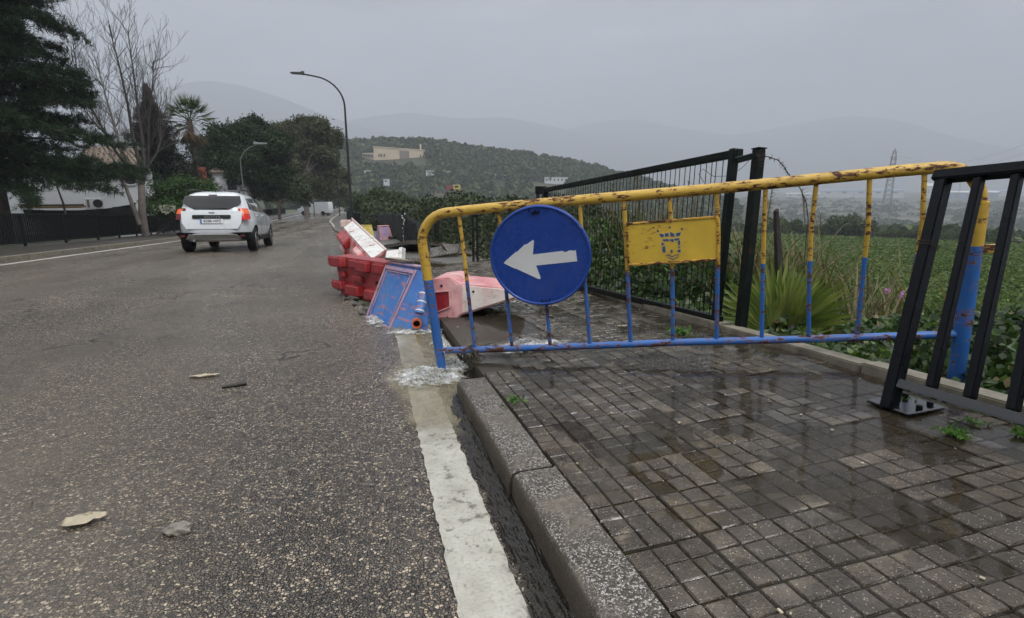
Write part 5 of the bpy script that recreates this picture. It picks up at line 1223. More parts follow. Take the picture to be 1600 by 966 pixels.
# ---- big pine on the left: whorls of drooping boughs carrying needle tufts
def big_pine():
    base = at(4, 352, 21.0); base.z = float(gL(base.y)) - .1; e = empty('pine_tree', base, 'large dark pine overhanging the railing at the left edge', 'tree')
    r = random.Random(12); segs = []; P = []; D = []
    Ht = 12.5; trunk = [Vector((.25 * math.sin(z * .5), .2 * math.cos(z * .7) - .2, z)) for z in np.linspace(0, Ht, 12)]
    segs.append((trunk, [.24 * (1 - .85 * z / Ht) + .02 for z in np.linspace(0, Ht, 12)], 10))
    for i in range(185):
        z = 2.55 + (Ht - 2.75) * (i / 185) ** 1.05; a = r.uniform(0, 6.283)
        # two open gaps in the crown, as the lobes of the photo show
        ln = float(np.interp(z, [2.2, 3.2, 4.6, 5.6, 6.6, 7.6, 9, 11, 12.5], [4.2, 5.2, 4.7, 3.9, 4.3, 3.3, 3.9, 2.8, .6])) * r.uniform(.72, 1.08)
        d = Vector((math.cos(a), math.sin(a), r.uniform(-.10, .30))).normalized(); p = Vector((.25 * math.sin(z * .5), .2 * math.cos(z * .7) - .2, z)); pts = [p]
        for k in range(7):
            d = (d + Vector((r.gauss(0, .09), r.gauss(0, .09), -.055 + (.10 if k > 4 else 0)))).normalized(); p = p + d * ln / 7; pts.append(p)
        segs.append((pts, [.055 * (1 - .85 * k / 7) for k in range(8)], 5))
        for k in range(1, 8):
            for _ in range(7 if k > 2 else 3):
                ax = Vector((r.gauss(0, 1), r.gauss(0, 1), r.gauss(0, .35))).normalized(); q = pts[k] - (pts[k] - pts[k - 1]) * r.random(); tw = r.uniform(.35, 1.0) * (1.15 - .08 * k)
                td = (d * .8 + ax).normalized(); ends = [q + td * tw * f + Vector((0, 0, .06 * f * tw)) for f in (0, .5, 1)]
                segs.append((ends, [.012, .009, .005], 3))
                for f in np.linspace(.25, 1.05, 6): P.append(q + td * tw * f + Vector((r.gauss(0, .05), r.gauss(0, .05), r.gauss(.02, .05)))); D.append(td)
    m = MB(); limb_tubes(m, segs); m.obj('trunk', M['bark'], e, smooth=True, sharp=180)
    P = np.array(P); D = np.array(D); n = 10
    PP = np.repeat(P, n, 0) + RS.normal(size=(len(P) * n, 3)) * .03; DD = np.repeat(D, n, 0) * .55 + RS.normal(size=(len(P) * n, 3)) * .75 + np.array([0, 0, .15])
    V, F = blade_np(PP, DD, RS.uniform(.15, .29, len(PP)), .0125)
    mesh_np('crown', V, F, M['pine'], e)
big_pine()

def leafy_tree(name, base, h, label, leafm, barkm, seed, crown, leaf=.18, nleaf=9000, clump=.7, asp=.4, trunk_r=.18, lean=(0, 0), group=None, up=.3, hang=0.0):
    """crown: list of (x, y, z, rx, ry, rz) lobes; leaf clumps are scattered through and over the lobes, leaving gaps"""
    e = empty(name, base, label, 'tree', group); r = random.Random(seed); rng = np.random.default_rng(seed); segs = []
    top = max(c[2] for c in crown); fk = Vector((lean[0] * .5, lean[1] * .5, h * .38))
    segs.append(([Vector((0, 0, -.3)), Vector((lean[0] * .15, 0, h * .15)), fk], [trunk_r * 1.15, trunk_r, trunk_r * .8], 8)); P = []
    nc = sum(c[3] * c[4] + c[3] * c[5] for c in crown); N = []
    for c in crown:
        cc = Vector(c[:3]); segs.append(([fk, fk.lerp(cc, .5) + Vector((r.gauss(0, .2), r.gauss(0, .2), r.gauss(.1, .15))), cc], [trunk_r * .55, trunk_r * .35, trunk_r * .12], 6))
        k = max(6, int(26 * (c[3] * c[4] + c[3] * c[5]) / (clump ** 2 * 6)))
        u = unit(rng.normal(size=(k, 3))); rr_ = rng.uniform(.55, 1.05, (k, 1)); q = u * rr_ * np.array(c[3:]) + np.array(c[:3]); P.append(q); N.append(u)
        for t in q[:: max(1, k // 12)]: segs.append(([cc, Vector(t)], [trunk_r * .12, .01], 4))
    P = np.concatenate(P); N = np.concatenate(N); m_ = max(4, nleaf // len(P))
    off = rng.normal(size=(len(P) * m_, 3)) * clump * .42 * np.array([1, 1, .75]); PP = np.repeat(P, m_, 0) + off
    dirs = None
    if hang: dirs = rng.normal(size=(len(PP), 3)) * .6 + np.array([0, 0, -hang])
    V, F = leaf_np(PP, rng.uniform(.65, 1.3, len(PP)) * leaf, asp, up, rng, nrm=unit(np.repeat(N, m_, 0) * .7 + off / clump + np.array([0, 0, .35])), dirs=dirs)
    mb = MB(); limb_tubes(mb, segs); mb.obj('trunk', M[barkm], e, smooth=True, sharp=180)
    mesh_np('crown', V, F, M[leafm], e); return e

# ---- bare tree
def bare_tree():
    base = at(224, 345, 25.5); base.z = float(gL(base.y)); e = empty('bare_tree', base, 'tall leafless tree with upswept branches in front of the white house', 'tree'); r = random.Random(5); segs = []; tips = []
    k = 25.5 / 822
    def T(px, py, dy=0): q = at(px, py, 25.5 + dy) - base; return q
    def bough(pts, r0, r1, n=7): segs.append((pts, [r0 + (r1 - r0) * i / (len(pts) - 1) for i in range(len(pts))], n))
    bough([Vector((0, 0, -.3)), T(222, 330), T(222, 315), T(221, 290)], .17, .15, 10)
    main = [([T(221, 292), T(205, 270), T(190, 235, .3), T(178, 195, .5), T(165, 150, .8), T(150, 95, 1)], .10, .02), ([T(221, 290), T(218, 255), T(208, 215, -.2), T(200, 165, -.4), T(188, 110, -.5), T(170, 40, -.6)], .115, .02),
            ([T(222, 292), T(226, 255), T(222, 215, .4), T(215, 165, .6), T(208, 110, .8), T(200, 50, .9)], .10, .018), ([T(222, 290), T(232, 255), T(232, 220, -.4), T(233, 180, -.6), T(238, 140, -.7), T(240, 95, -.6)], .085, .015),
            ([T(205, 270), T(180, 235, -.6), T(160, 200, -1), T(140, 165, -1.2), T(122, 120, -1.4), T(114, 70, -1.4)], .07, .014), ([T(190, 235, .3), T(170, 215, .8), T(145, 190, 1.2), T(128, 165, 1.4), T(118, 150, 1.5)], .05, .012), ([T(225, 270), T(245, 240, .6), T(252, 215, .9), T(250, 185, 1.1), T(246, 165, 1.2)], .05, .010)]
    for pts, a, b in main:
        bough(pts, a, b)
        for i in range(2, len(pts)):
            for _ in range(4 + i):
                f = r.random(); p = pts[i - 1].lerp(pts[i], f); dd = (pts[i] - pts[i - 1]).normalized(); ax = Vector((r.gauss(0, 1), r.gauss(0, 1), r.gauss(0, .6))); ax = (ax - dd * ax.dot(dd)).normalized(); sp = r.uniform(.35, .75)
                grow(r, p, (dd * math.cos(sp) + ax * math.sin(sp)).normalized(), r.uniform(.6, 1.35), .017, 2, segs, tips, .45, .20, (2, 4), .5, .13, .005, 5)
    tag_ = MB(); limb_tubes(tag_, segs[:8]); tag_.obj('trunk', M['bark_pale'], e, smooth=True, sharp=180)
    m = MB(); limb_tubes(m, segs[8:]); m.obj('branches', M['twig'], e, smooth=True, sharp=180)
bare_tree()
b = at(215, 342, 25.0); b.z = float(gL(b.y)); e = empty('leaning_tree', b, 'slim pale trunk leaning left beside the bare tree', 'tree')
MB().tube([at(217, 342, 25) - b + Vector((0, 0, -.3)), at(206, 318, 25) - b, at(194, 285, 25) - b, at(178, 250, 25.4) - b, at(160, 215, 26) - b], [.10, .09, .075, .05, .015], 8).obj('trunk', M['bark_pale'], e, smooth=True)
m = MB(); r = random.Random(8); sg_ = []; tp = []
for f in (.5, .7, .85, .95): grow(r, (at(194, 285, 25) - b).lerp(at(160, 215, 26) - b, f), Vector((r.gauss(-.3, .3), r.gauss(0, .3), 1)).normalized(), .9, .02, 2, sg_, tp, .5, .1, (2, 3), .5, .12, .005, 5)
limb_tubes(m, sg_); m.obj('branches', M['twig'], e)
b = at(103, 345, 23.5); b.z = float(gL(b.y)); e = empty('sapling', b, 'thin bare sapling trunk under the large pine', 'tree'); MB().tube([(0, 0, -.2), (.03, 0, .8), (-.02, .1, 1.6), (-.15, .1, 2.4)], [.06, .05, .045, .03], 7).obj('trunk', M['bark_pale'], e, smooth=True)
m = MB(); sg_ = []; grow(random.Random(3), Vector((-.1, .1, 2.1)), Vector((-.3, 0, 1)), .9, .02, 2, sg_, [], .6, .1, (2, 3), .5, .12, .004, 4); limb_tubes(m, sg_); m.obj('branches', M['twig'], e)

# ---- dark conifer with tiered drooping sprays
def tiered_conifer():
    d_ = 36; base = at(258, 345, d_); base.z = float(gL(base.y)); top = at(253, 140, d_).z - base.z; e = empty('dark_conifer', base, 'dark brownish tiered conifer between the bare tree and the palm', 'tree'); r = random.Random(31); segs = [([Vector((0, 0, -.2)), Vector((0, 0, top * .5)), Vector((0, 0, top))], [.22, .14, .02], 8)]; P = []; D = []
    for i in range(270):
        t = 1 - (1 - i / 270) ** .8; z = 2.4 + (top - 2.4) * t; ln = (4.3 * (1 - t) ** 1.35 + .04) * r.uniform(.5, 1.15); a = r.uniform(0, 6.283); d = Vector((math.cos(a), math.sin(a), .05)); p = Vector((0, 0, z)); pts = [p]
        for k in range(4): d = (d + Vector((r.gauss(0, .05), r.gauss(0, .05), -.10 + .09 * k))).normalized(); p = p + d * ln / 4; pts.append(p)
        segs.append((pts, [.03, .025, .02, .012, .006], 4))
        for k in range(1, 5):
            for _ in range(5): q = pts[k - 1].lerp(pts[k], r.random()); P.append(q + Vector((r.gauss(0, .13), r.gauss(0, .13), r.gauss(-.03, .08))) * (1 - .7 * t)); D.append(d)
    m = MB(); limb_tubes(m, segs); m.obj('trunk', M['bark'], e, smooth=True, sharp=180)
    P = np.repeat(np.array(P), 12, 0); D = np.repeat(np.array(D), 12, 0); V, F = blade_np(P + RS.normal(size=P.shape) * .09 * np.interp(P[:, 2:3], [0, top - 2.5, top], [1, 1, .3]), D + RS.normal(size=P.shape) * .8, RS.uniform(.14, .30, len(P)) * np.interp(P[:, 2], [0, top - 2.5, top], [1, 1, .45]), .020); mesh_np('crown', V, F, M['conifer'], e)
tiered_conifer()
# ---- palms
def palm(base, h, R, label, seed, dead=True, name='palm_tree', nf=42, group=None):
    e = empty(name, base, label, 'palm', group); r = random.Random(seed); rng = np.random.default_rng(seed)
    MB().tube([(0, 0, -.3), (.05, 0, h * .5), (0, 0, h)], [.22, .17, .16], 10).obj('trunk', M['bark'], e, smooth=True)
    def fans(n, zlo, zhi, mt, nm, rr):
        P = []; D = []; L = []; m = MB()
        for i in range(n):
            a = r.uniform(0, 6.283); el = r.uniform(zlo, zhi); d = Vector((math.cos(a) * math.cos(el), math.sin(a) * math.cos(el), math.sin(el))); st = Vector((0, 0, h + r.uniform(-.25, .1))); c = st + d * R * .55 * rr; m.tube([st, st + d * R * .3 * rr + Vector((0, 0, .05)), c], [.02, .015, .01], 4, False)
            s = d.cross(Vector((0, 0, 1))); s = s.normalized() if s.length > .01 else Vector((1, 0, 0)); u_ = s.cross(d)
            for k in range(19):
                t = (k / 18 - .5) * 2.9; v = (d * math.cos(t) + s * math.sin(t)).normalized(); v = v + Vector((0, 0, -.35 * abs(math.sin(t)))); P.append(c); D.append(v); L.append(R * .46 * rr * (1 - .2 * abs(math.sin(t))))
        V, F = blade_np(np.array(P), np.array(D), np.array(L), .022 * R / 1.5, rng); b0 = len(m.v); o = mesh_np(nm, np.concatenate([np.array(m.v), V]), [f for f in m.f] + [[int(i) + b0 for i in f] for f in F], M[mt], e); return o
    fans(nf, -.35, 1.45, 'palmtop', 'fronds', 1.0)
    if dead: fans(30, -1.45, -.75, 'palmdead', 'dead_skirt', .95)
    return e
pb = at(316, 345, 38); pb.z = float(gL(pb.y)); ph = at(309, 192, 38).z - pb.z
palm(pb, ph, 1.95, 'fan palm with a skirt of dead fronds beside the dark conifer', 2)
# ---- round pines, eucalyptus, bushes near the far bend
def ground_at(px, py, d): p = at(px, py, d); p.z = float(terrain(p.x, p.y)); return p
def lobes_px(base, d, L):
    """lobes surveyed as (px, py, radius px, squash, depth offset)"""
    out = []
    for px, py, rp, sq, dy in L:
        q = at(px, py, d + dy) - base; k = rp * d / 822; out.append((q.x, q.y, q.z, k, k, k * sq))
    return out
b = ground_at(395, 345, 48); leafy_tree('round_pine', b, 8, 'round dense dark pine behind the grey street lamp', 'pine2', 'bark', 41, lobes_px(b, 48, [(360, 222, 34, .8, 0), (392, 212, 34, .75, 1), (420, 232, 30, .85, -1), (350, 262, 30, .8, 1), (385, 262, 40, .8, -1), (422, 275, 30, .9, 0), (375, 295, 26, .7, 1)]), .40, 60000, .75, .26, .3)
b = ground_at(335, 345, 54); leafy_tree('round_pine', b, 8, 'dark pine partly hidden behind the palm trunk', 'pine2', 'bark', 43, lobes_px(b, 54, [(330, 240, 26, .9, 0), (335, 275, 28, .8, 0), (310, 285, 24, .8, 0), (290, 290, 26, .8, 0)]), .40, 26000, .8, .26, .25)
b = ground_at(480, 340, 70); leafy_tree('eucalyptus_tree', b, 14, 'tall olive green eucalyptus with open crown left of the street lamp', 'euca', 'bark_pale', 47, lobes_px(b, 70, [(447, 208, 18, .8, 0), (470, 200, 16, .9, 1), (495, 202, 20, .9, -1), (517, 217, 16, .9, 0), (455, 232, 18, .8, 1), (485, 230, 20, .8, 0), (512, 243, 18, .8, -1), (465, 258, 18, .8, 0), (495, 262, 20, .7, 1), (478, 282, 16, .7, -1), (520, 268, 10, .8, 0), (440, 265, 14, .9, 0), (500, 288, 16, .8, 0)]), .46, 46000, .95, .34, .3, hang=.8)
b = ground_at(437, 340, 62); leafy_tree('shrubby_tree', b, 5, 'dark bushy tree under the eucalyptus', 'bush2', 'bark', 49, lobes_px(b, 62, [(430, 285, 18, .9, 0), (450, 292, 18, .8, 0), (470, 302, 16, .8, 0), (415, 300, 16, .8, 0)]), .38, 18000, .8, .45, .18)
b = ground_at(515, 338, 86); leafy_tree('shrubby_tree', b, 5, 'brownish green bushy tree right of the eucalyptus', 'euca', 'bark', 50, lobes_px(b, 86, [(512, 285, 15, .9, 0), (528, 295, 14, .9, 0), (505, 300, 14, .8, 0), (538, 278, 10, .9, 0)]), .46, 13000, .9, .45, .15)
b = ground_at(282, 350, 27.5); leafy_tree('garden_bush', b, 2, 'bright green rounded bush behind the white car', 'bush', 'bark', 53, lobes_px(b, 27.5, [(258, 305, 22, .9, 0), (285, 297, 26, .85, 0), (312, 302, 24, .85, .4), (272, 322, 26, .7, -.4), (305, 322, 26, .7, 0), (330, 312, 16, .8, .5), (243, 322, 16, .8, 0)]), .13, 20000, .45, .42, .08)
b = ground_at(240, 350, 26.5); e = leafy_tree('flowering_shrub', b, 1, 'low shrub with white flowers behind the railing by the car', 'bush', 'bark', 55, lobes_px(b, 26.5, [(243, 330, 12, .7, 0), (262, 333, 12, .6, 0), (284, 334, 10, .6, 0)]), .10, 3500, .35, .45, .05)
rng = np.random.default_rng(3); q = np.array([at(rng.uniform(236, 275), rng.uniform(321, 333), 26.2) - b for _ in range(60)]); V, F = leaf_np(np.repeat(q, 5, 0) + rng.normal(size=(300, 3)) * .04, .09, .8, .6, rng); tag(mesh_np('flowers', V, F, M['flowerw'], e), kind='stuff')
# shrubs right of the road bend
b = ground_at(600, 345, 44); leafy_tree('roadside_bush', b, 3, 'broad dark green bush below the street lamp beyond the net', 'bush2', 'bark', 61, lobes_px(b, 44, [(570, 318, 18, .8, 0), (590, 312, 20, .8, 1), (615, 316, 20, .8, 0), (640, 324, 16, .8, 1), (600, 330, 20, .7, -1), (625, 335, 18, .7, 0), (565, 335, 14, .8, 0)]), .20, 15000, .6, .45, .1)
b = ground_at(680, 345, 34); leafy_tree('roadside_bush', b, 3, 'olive bush above the slumped shade net', 'bush2', 'bark', 62, lobes_px(b, 34, [(655, 335, 16, .7, 0), (680, 338, 18, .7, 0), (705, 342, 16, .7, 1), (725, 345, 14, .7, 0)]), .15, 9000, .5, .45, .08)

# ---- hedge, vines and plants along the outer pavement edge
def top_z(x, y):
    d = x - 2.2
    h = .10 + .22 * (noise2(x, y, .7, 3) - .5) + .18 * (noise2(x, y, .25, 5) - .5)
    h = h - .42 * sm(1.3, 3.0, d) + .32 * np.exp(-((y - 1.2) / 1.2) ** 2) * sm(.2, .9, d) * (1 - sm(1.8, 3.4, d)) - .22 * np.exp(-((y - 3.3) / 1.0) ** 2) - .10 * sm(0, 4, y) * (1 - sm(4, 6, y))
    h = h + .28 * sm(6.5, 10, y) + sm(6, 9, y) * (1.0 * (noise2(x, y, 2.2, 11) - .55) + .6 * (noise2(x, y, .8, 12) - .5))
    return h - .046 * np.maximum(0, y - 8) * .5
def vines(name, x0, x1, y0, y1, n, L, m, seed, kind='stuff', deep=.55):
    rng = np.random.default_rng(seed); x = rng.uniform(x0, x1, n); y = rng.uniform(y0, y1, n); x = x + np.where(y > 9, XR(y) - .37, 0)
    t = top_z(x, y); gz = np.minimum(terrain(x, y), t - .05); z = t - np.abs(rng.normal(0, 1, n)) ** 1.2 * deep * .42; z = np.maximum(z, gz + .01)
    fade = x - np.where(y > 9, XR(y) - .37, 0) - 2.22; z = np.where(fade < .22, np.minimum(z, pz(2.1, y) - .02 + fade * 2.2 + rng.uniform(-.05, .12, n)), z)
    V, F = leaf_np(np.stack([x, y, z], 1), rng.uniform(.6, 1.35, n) * L, .78, .35, rng, nrm=np.stack([-np.full(n, .25), -np.full(n, .55), np.full(n, .8)], 1) + rng.normal(size=(n, 3)) * .25, fold=.10)
    return tag(mesh_np(name, V, F, M[m]), kind=kind)
vines('vine_cover', 2.22, 4.8, .2, 3.6, 30000, .048, 'ivy', 1)
vines('vine_cover', 2.22, 4.8, -2.2, .2, 9000, .055, 'ivy', 21)
vines('vine_cover', 2.22, 4.4, 3.4, 7.0, 18000, .06, 'ivy', 2)
vines('hedge_growth', 2.3, 5.5, 6.5, 22, 26000, .085, 'shrub', 3, deep=.9)
vines('hedge_growth', 2.3, 6.5, 22, 60, 14000, .20, 'shrub', 6, deep=1.4)
vines('ground_litter', 2.2, 4.4, .2, 9, 3500, .05, 'reed', 4, deep=1.2)
rng = np.random.default_rng(12); q = []
for px, py, d in ((1387, 455, 3.6), (1552, 458, 3.0), (1597, 556, 2.6), (1410, 462, 3.7), (1575, 500, 2.9)):
    c = np.array(at(px, py, d)); q.append(c + rng.normal(size=(6, 3)) * .010)
q = np.concatenate(q); V, F = leaf_np(q, .030, .8, .8, rng); tag(mesh_np('vine_flowers', V, F, M['flower']), kind='stuff')
# fan palm on the bank
def fan_palm():
    b = at(1212, 552, 3.75); e = empty('dwarf_fan_palm', b, 'low green fan palm with spiky leaves behind the leaning fence post', 'palm'); r = random.Random(6)
    fans = [((1205, 470), (-.15, .0), .50), ((1255, 470), (.5, .2), .52), ((1290, 480), (.9, -.1), .50), ((1180, 500), (-.5, -.3), .42), ((1240, 545), (.5, -.6), .40), ((1268, 520), (.8, -.2), .42), ((1160, 480), (-.5, .3), .45), ((1225, 450), (.1, .4), .50), ((1275, 560), (.9, -.5), .36)]
    for k, ((px, py), (dx, dy), L) in enumerate(fans):
        h = at(1214, 535, 3.72).lerp(at(px, py, 3.65 + .25 * dy), .30) - b; d = (at(px, py, 3.65 + .25 * dy) - at(1214, 540, 3.72)).normalized(); s = d.cross(cFW).normalized(); fw_ = s.cross(d)
        s = (s + fw_ * r.gauss(0, .35)).normalized(); m = MB(); m.tube([Vector((0, 0, -.05)), h], [.008, .006], 5)
        n = 21
        for i in range(n):
            t = (i / (n - 1) - .5) * 2.0; v = (d * math.cos(t) + s * math.sin(t)).normalized(); sd = (s * math.cos(t) - d * math.sin(t)).normalized() * (.019); l_ = L * 1.15 * (1 - .22 * abs(t)) * r.uniform(.85, 1.05); mid = h + v * l_ * .55; tip = h + v * l_ + Vector((0, 0, -.03 - .04 * r.random()))
            kf = fw_ * .005; a = len(m.v); m.v += [tuple(h - sd * .35), tuple(h + sd * .35), tuple(mid + sd), tuple(mid + kf), tuple(mid - sd), tuple(tip)]; m.f += [[a, a + 1, a + 2, a + 3], [a, a + 3, a + 4], [a + 3, a + 2, a + 5], [a + 4, a + 3, a + 5]]
        m.obj('fan_leaf', M['fan'], e)
fan_palm()
# reeds
def reed_clump(px, py, d, n, H, label, seed, mat1='reed', mat2='reedg', arch=.95, spread=.35):
    b = at(px, py, d); gz = float(terrain(b.x, b.y)); b.z = max(b.z - .35, gz - .1); e = empty('reed_clump', b, label, 'reeds'); r = random.Random(seed)
    for nm, mt, frac in (('dry_blades', mat1, .6), ('green_blades', mat2, .4)):
        m = MB()
        for _ in range(int(n * frac)):
            a = r.uniform(0, 6.283); p = Vector((r.gauss(0, spread), r.gauss(0, spread), 0)); L = H * r.uniform(.55, 1.1); out = Vector((math.cos(a), math.sin(a), 0)); dd = (Vector((0, 0, 1)) + out * r.uniform(.1, .5)).normalized(); w_ = r.uniform(.007, .014); pts = [p]
            for k in range(6): dd = (dd + (out * .22 + Vector((0, 0, -.26))) * arch * (k / 5) * r.uniform(.6, 1.3)).normalized(); p = p + dd * L / 6; pts.append(p)
            s = out.cross(Vector((0, 0, 1))).normalized(); a0 = len(m.v)
            for k, q in enumerate(pts): ww = w_ * (1 - (k / 6) ** 2 * .95); m.v += [tuple(q - s * ww), tuple(q + s * ww)]
            for k in range(6): m.f.append([a0 + 2 * k, a0 + 2 * k + 1, a0 + 2 * k + 3, a0 + 2 * k + 2])
        tag(mesh_np(nm, m.v, m.f, M[mt], e), kind='stuff')
    m = MB()
    for _ in range(3):
        p = Vector((r.gauss(0, spread), r.gauss(0, spread), 0)); t = p + Vector((r.gauss(0, .15), r.gauss(0, .15), H * r.uniform(.95, 1.2))); m.tube([p, p.lerp(t, .5), t], [.005, .004, .003], 4, False)
        for k in range(40): f = r.uniform(.8, 1.0); q = p.lerp(t, f); m.tube([q, q + Vector((r.gauss(.02, .02), r.gauss(0, .02), r.uniform(-.02, .05)))], [.003, .001], 3, False)
    tag(m.obj('plumes', M['reed'], e), kind='stuff')
reed_clump(1235, 455, 5.4, 240, 1.05, 'clump of dry arching reeds right of the leaning fence post', 1, spread=.5)
reed_clump(1310, 480, 5.6, 190, .85, 'clump of drooping straw coloured reeds behind the middle balusters', 2)
reed_clump(1180, 430, 5.8, 220, 1.15, 'reeds hanging over beside the tall green fence post', 3)
reed_clump(1040, 400, 6.4, 90, 1.2, 'tall reeds rising behind the crest plate', 4, 'reed', 'reedg', .35)
reed_clump(985, 380, 7.2, 70, 1.1, 'tall thin reeds behind the left part of the mesh panel', 5, 'reed', 'reedg', .3)
reed_clump(1360, 520, 4.4, 140, .7, 'small tuft of dry grass left of the railing post', 6)
reed_clump(1290, 545, 4.3, 50, .55, 'low dead grass under the barrier bottom rail', 7, arch=.9)
# broad leaves on plants behind the mesh panel
rng = np.random.default_rng(9); n = 1500; x = rng.uniform(2.4, 3.6, n); y = rng.uniform(4.2, 7.5, n); z = rng.uniform(-.1, .55, n) * (1 - .3 * noise2(x, y, .5, 2))
V, F = leaf_np(np.stack([x, y, z], 1), rng.uniform(.05, .13, n), .5, .2, rng); tag(mesh_np('bank_plants', V, F, M['ivy']), kind='stuff')
# weeds in the paving joints
def weed(px, py, s, label, seed, n=34):
    p = hit(px, py, pz); e = empty('weed', p, label, 'weed'); rng = np.random.default_rng(seed); P = rng.normal(size=(n, 3)) * np.array([.4, .4, .12]) * s; P[:, 2] = np.abs(P[:, 2]) + .12 * s
    V, F = leaf_np(P, rng.uniform(.3, .7, n) * s, .35, .4, rng, dirs=P + np.array([0, 0, .25 * s])); mesh_np('leaves', V, F, M['weed'], e)
    m = MB()
    for q in P[::3]: m.tube([(0, 0, 0), tuple(q)], [.0012, .0008], 4, False)
    m.obj('stems', M['weed'], e)
weed(803, 628, .055, 'small green weed growing behind the kerb stone', 1); weed(1492, 680, .05, 'feathery green weed in the paving near the railing foot', 2, 90)
weed(1418, 628, .05, 'tiny green weed beside the railing base plate', 3); weed(1520, 662, .04, 'tiny green weed under the railing bottom rail', 4); weed(1065, 522, .09, 'green weed tuft along the pavement edging', 5, 60); weed(1600, 682, .05, 'green weed at the right edge of the paving', 6)
# ---- crop field
rng = np.random.default_rng(20); n = 100000
rr_ = 9 + 95 * rng.random(n) ** 1.7; aa = np.where(rng.random(n) < .62, az_of(rng.uniform(1080, 1640, n)), rng.uniform(float(az_of(1640)), 1.62, n)); row = np.round(rr_ / .55 + aa * 2) * .55 - aa * 1.1; rr_ = np.where(rr_ < 40, row + rng.normal(0, .10, n), rr_)
x = rr_ * np.sin(aa); y = rr_ * np.cos(aa); z = terrain(x, y) + rng.uniform(.02, .16, n)
V, F = leaf_np(np.stack([x, y, z], 1), (.10 + rr_ * .0035) * rng.uniform(.6, 1.3, n), .6, .3, rng); tag(mesh_np('crop_rows', V, F, M['crop']), kind='stuff')

# ---- prototype far trees, copied
def far_tree(kind, seed, name, mt):
    rng = np.random.default_rng(seed); r = random.Random(seed); e = empty(name, (0, 0, 0))
    if kind == 'round': lobes = [(r.gauss(0, .9), r.gauss(0, .9), r.uniform(2.6, 4.6), r.uniform(1.1, 1.7), r.uniform(1.1, 1.7), r.uniform(.9, 1.3)) for _ in range(7)]
    elif kind == 'wide': lobes = [(r.gauss(0, 1.6), r.gauss(0, 1.6), r.uniform(1.6, 2.8), r.uniform(1.2, 1.8), r.uniform(1.2, 1.8), r.uniform(.8, 1.1)) for _ in range(8)]
    else: lobes = [(0, 0, 1 + k * 1.1, 1.0 - .12 * k, 1.0 - .12 * k, 1.0) for k in range(6)]
    P = []
    for c in lobes:
        u = unit(rng.normal(size=(90, 3))); P.append(u * rng.uniform(.6, 1.08, (90, 1)) * np.array(c[3:]) + np.array(c[:3]))
    P = np.concatenate(P); P = np.repeat(P, 4, 0) + rng.normal(size=(len(P) * 4, 3)) * .22; V, F = leaf_np(P, rng.uniform(.3, .6, len(P)), .6, .3, rng)
    m = MB(); m.tube([(0, 0, -1.5), (0, 0, 1.5), (.1, 0, 3.0)], [.2, .16, .08], 6, False)
    for c in lobes[::2]: m.tube([(0, 0, 1.6), tuple(c[:3])], [.09, .03], 4, False)
    m.obj('trunk', M['bark'], e); mesh_np('crown', V, F, M[mt], e); return e
protos = {'r1': far_tree('round', 1, 'valley_tree', 'bush2'), 'r2': far_tree('round', 2, 'valley_tree', 'euca'), 'w1': far_tree('wide', 3, 'valley_tree', 'bush2'), 'c1': far_tree('col', 4, 'valley_tree', 'pine2'), 'a1': far_tree('round', 5, 'valley_tree', 'autumn'), 'w2': far_tree('wide', 6, 'valley_tree', 'forest')}
KL = {'r1': 'rounded dark green tree in the wooded valley below the hill', 'r2': 'olive green tree in the wooded valley below the hill', 'w1': 'broad low dark tree in the wooded valley', 'c1': 'dark upright conifer in the wooded valley', 'a1': 'rust brown tree in the wooded valley below the cream building', 'w2': 'broad grey green shrub at the edge of the field'}
first = set(); rng = np.random.default_rng(77); spots = []
for k in range(110):
    d = rng.uniform(85, 230); px = rng.uniform(545, 900); spots.append((rng.choice(['r1', 'r2', 'w1', 'r1', 'w1', 'c1'], p=[.24, .2, .2, .14, .14, .08]), px, d, rng.uniform(.45, .8) if d < 120 else rng.uniform(.8, 1.4)))
for px, d, s in ((628, 250, 1.5), (640, 262, 1.6), (652, 246, 1.4)): spots.append(('a1', px, d, s))
for k in range(42): spots.append(('w2', rng.uniform(1180, 2300), rng.uniform(104, 125), rng.uniform(.18, .5)))
spots += [('w1', 1335, 112, .95), ('w1', 1352, 116, .85), ('w2', 1230, 108, .7), ('w2', 1280, 110, .6), ('w2', 1560, 112, .75), ('w2', 1450, 108, .5)]
for px, d, s in ((690, 62, .9), (730, 66, 1.0), (765, 70, 1.0), (800, 74, 1.0), (835, 70, .9), (870, 66, .9), (905, 72, .9), (660, 58, .9)): spots.append(('w1', px, d, s))
for k_, px, d, s in spots:
    k_ = str(k_); o = protos[k_] if k_ not in first else copy_tree(protos[k_])
    first.add(k_); a = float(az_of(px)); x, y = d * math.sin(a), d * math.cos(a); place(o, (x, y, float(terrain(x, y)) - .2), rng.uniform(0, 6.28), (s, s, s * rng.uniform(.8, 1.15)))
    tag(o, KL[k_], 'tree', {'w2': 'shrubs along the field edge', 'a1': 'rust brown trees in the valley'}.get(k_, 'trees in the valley, ' + k_))
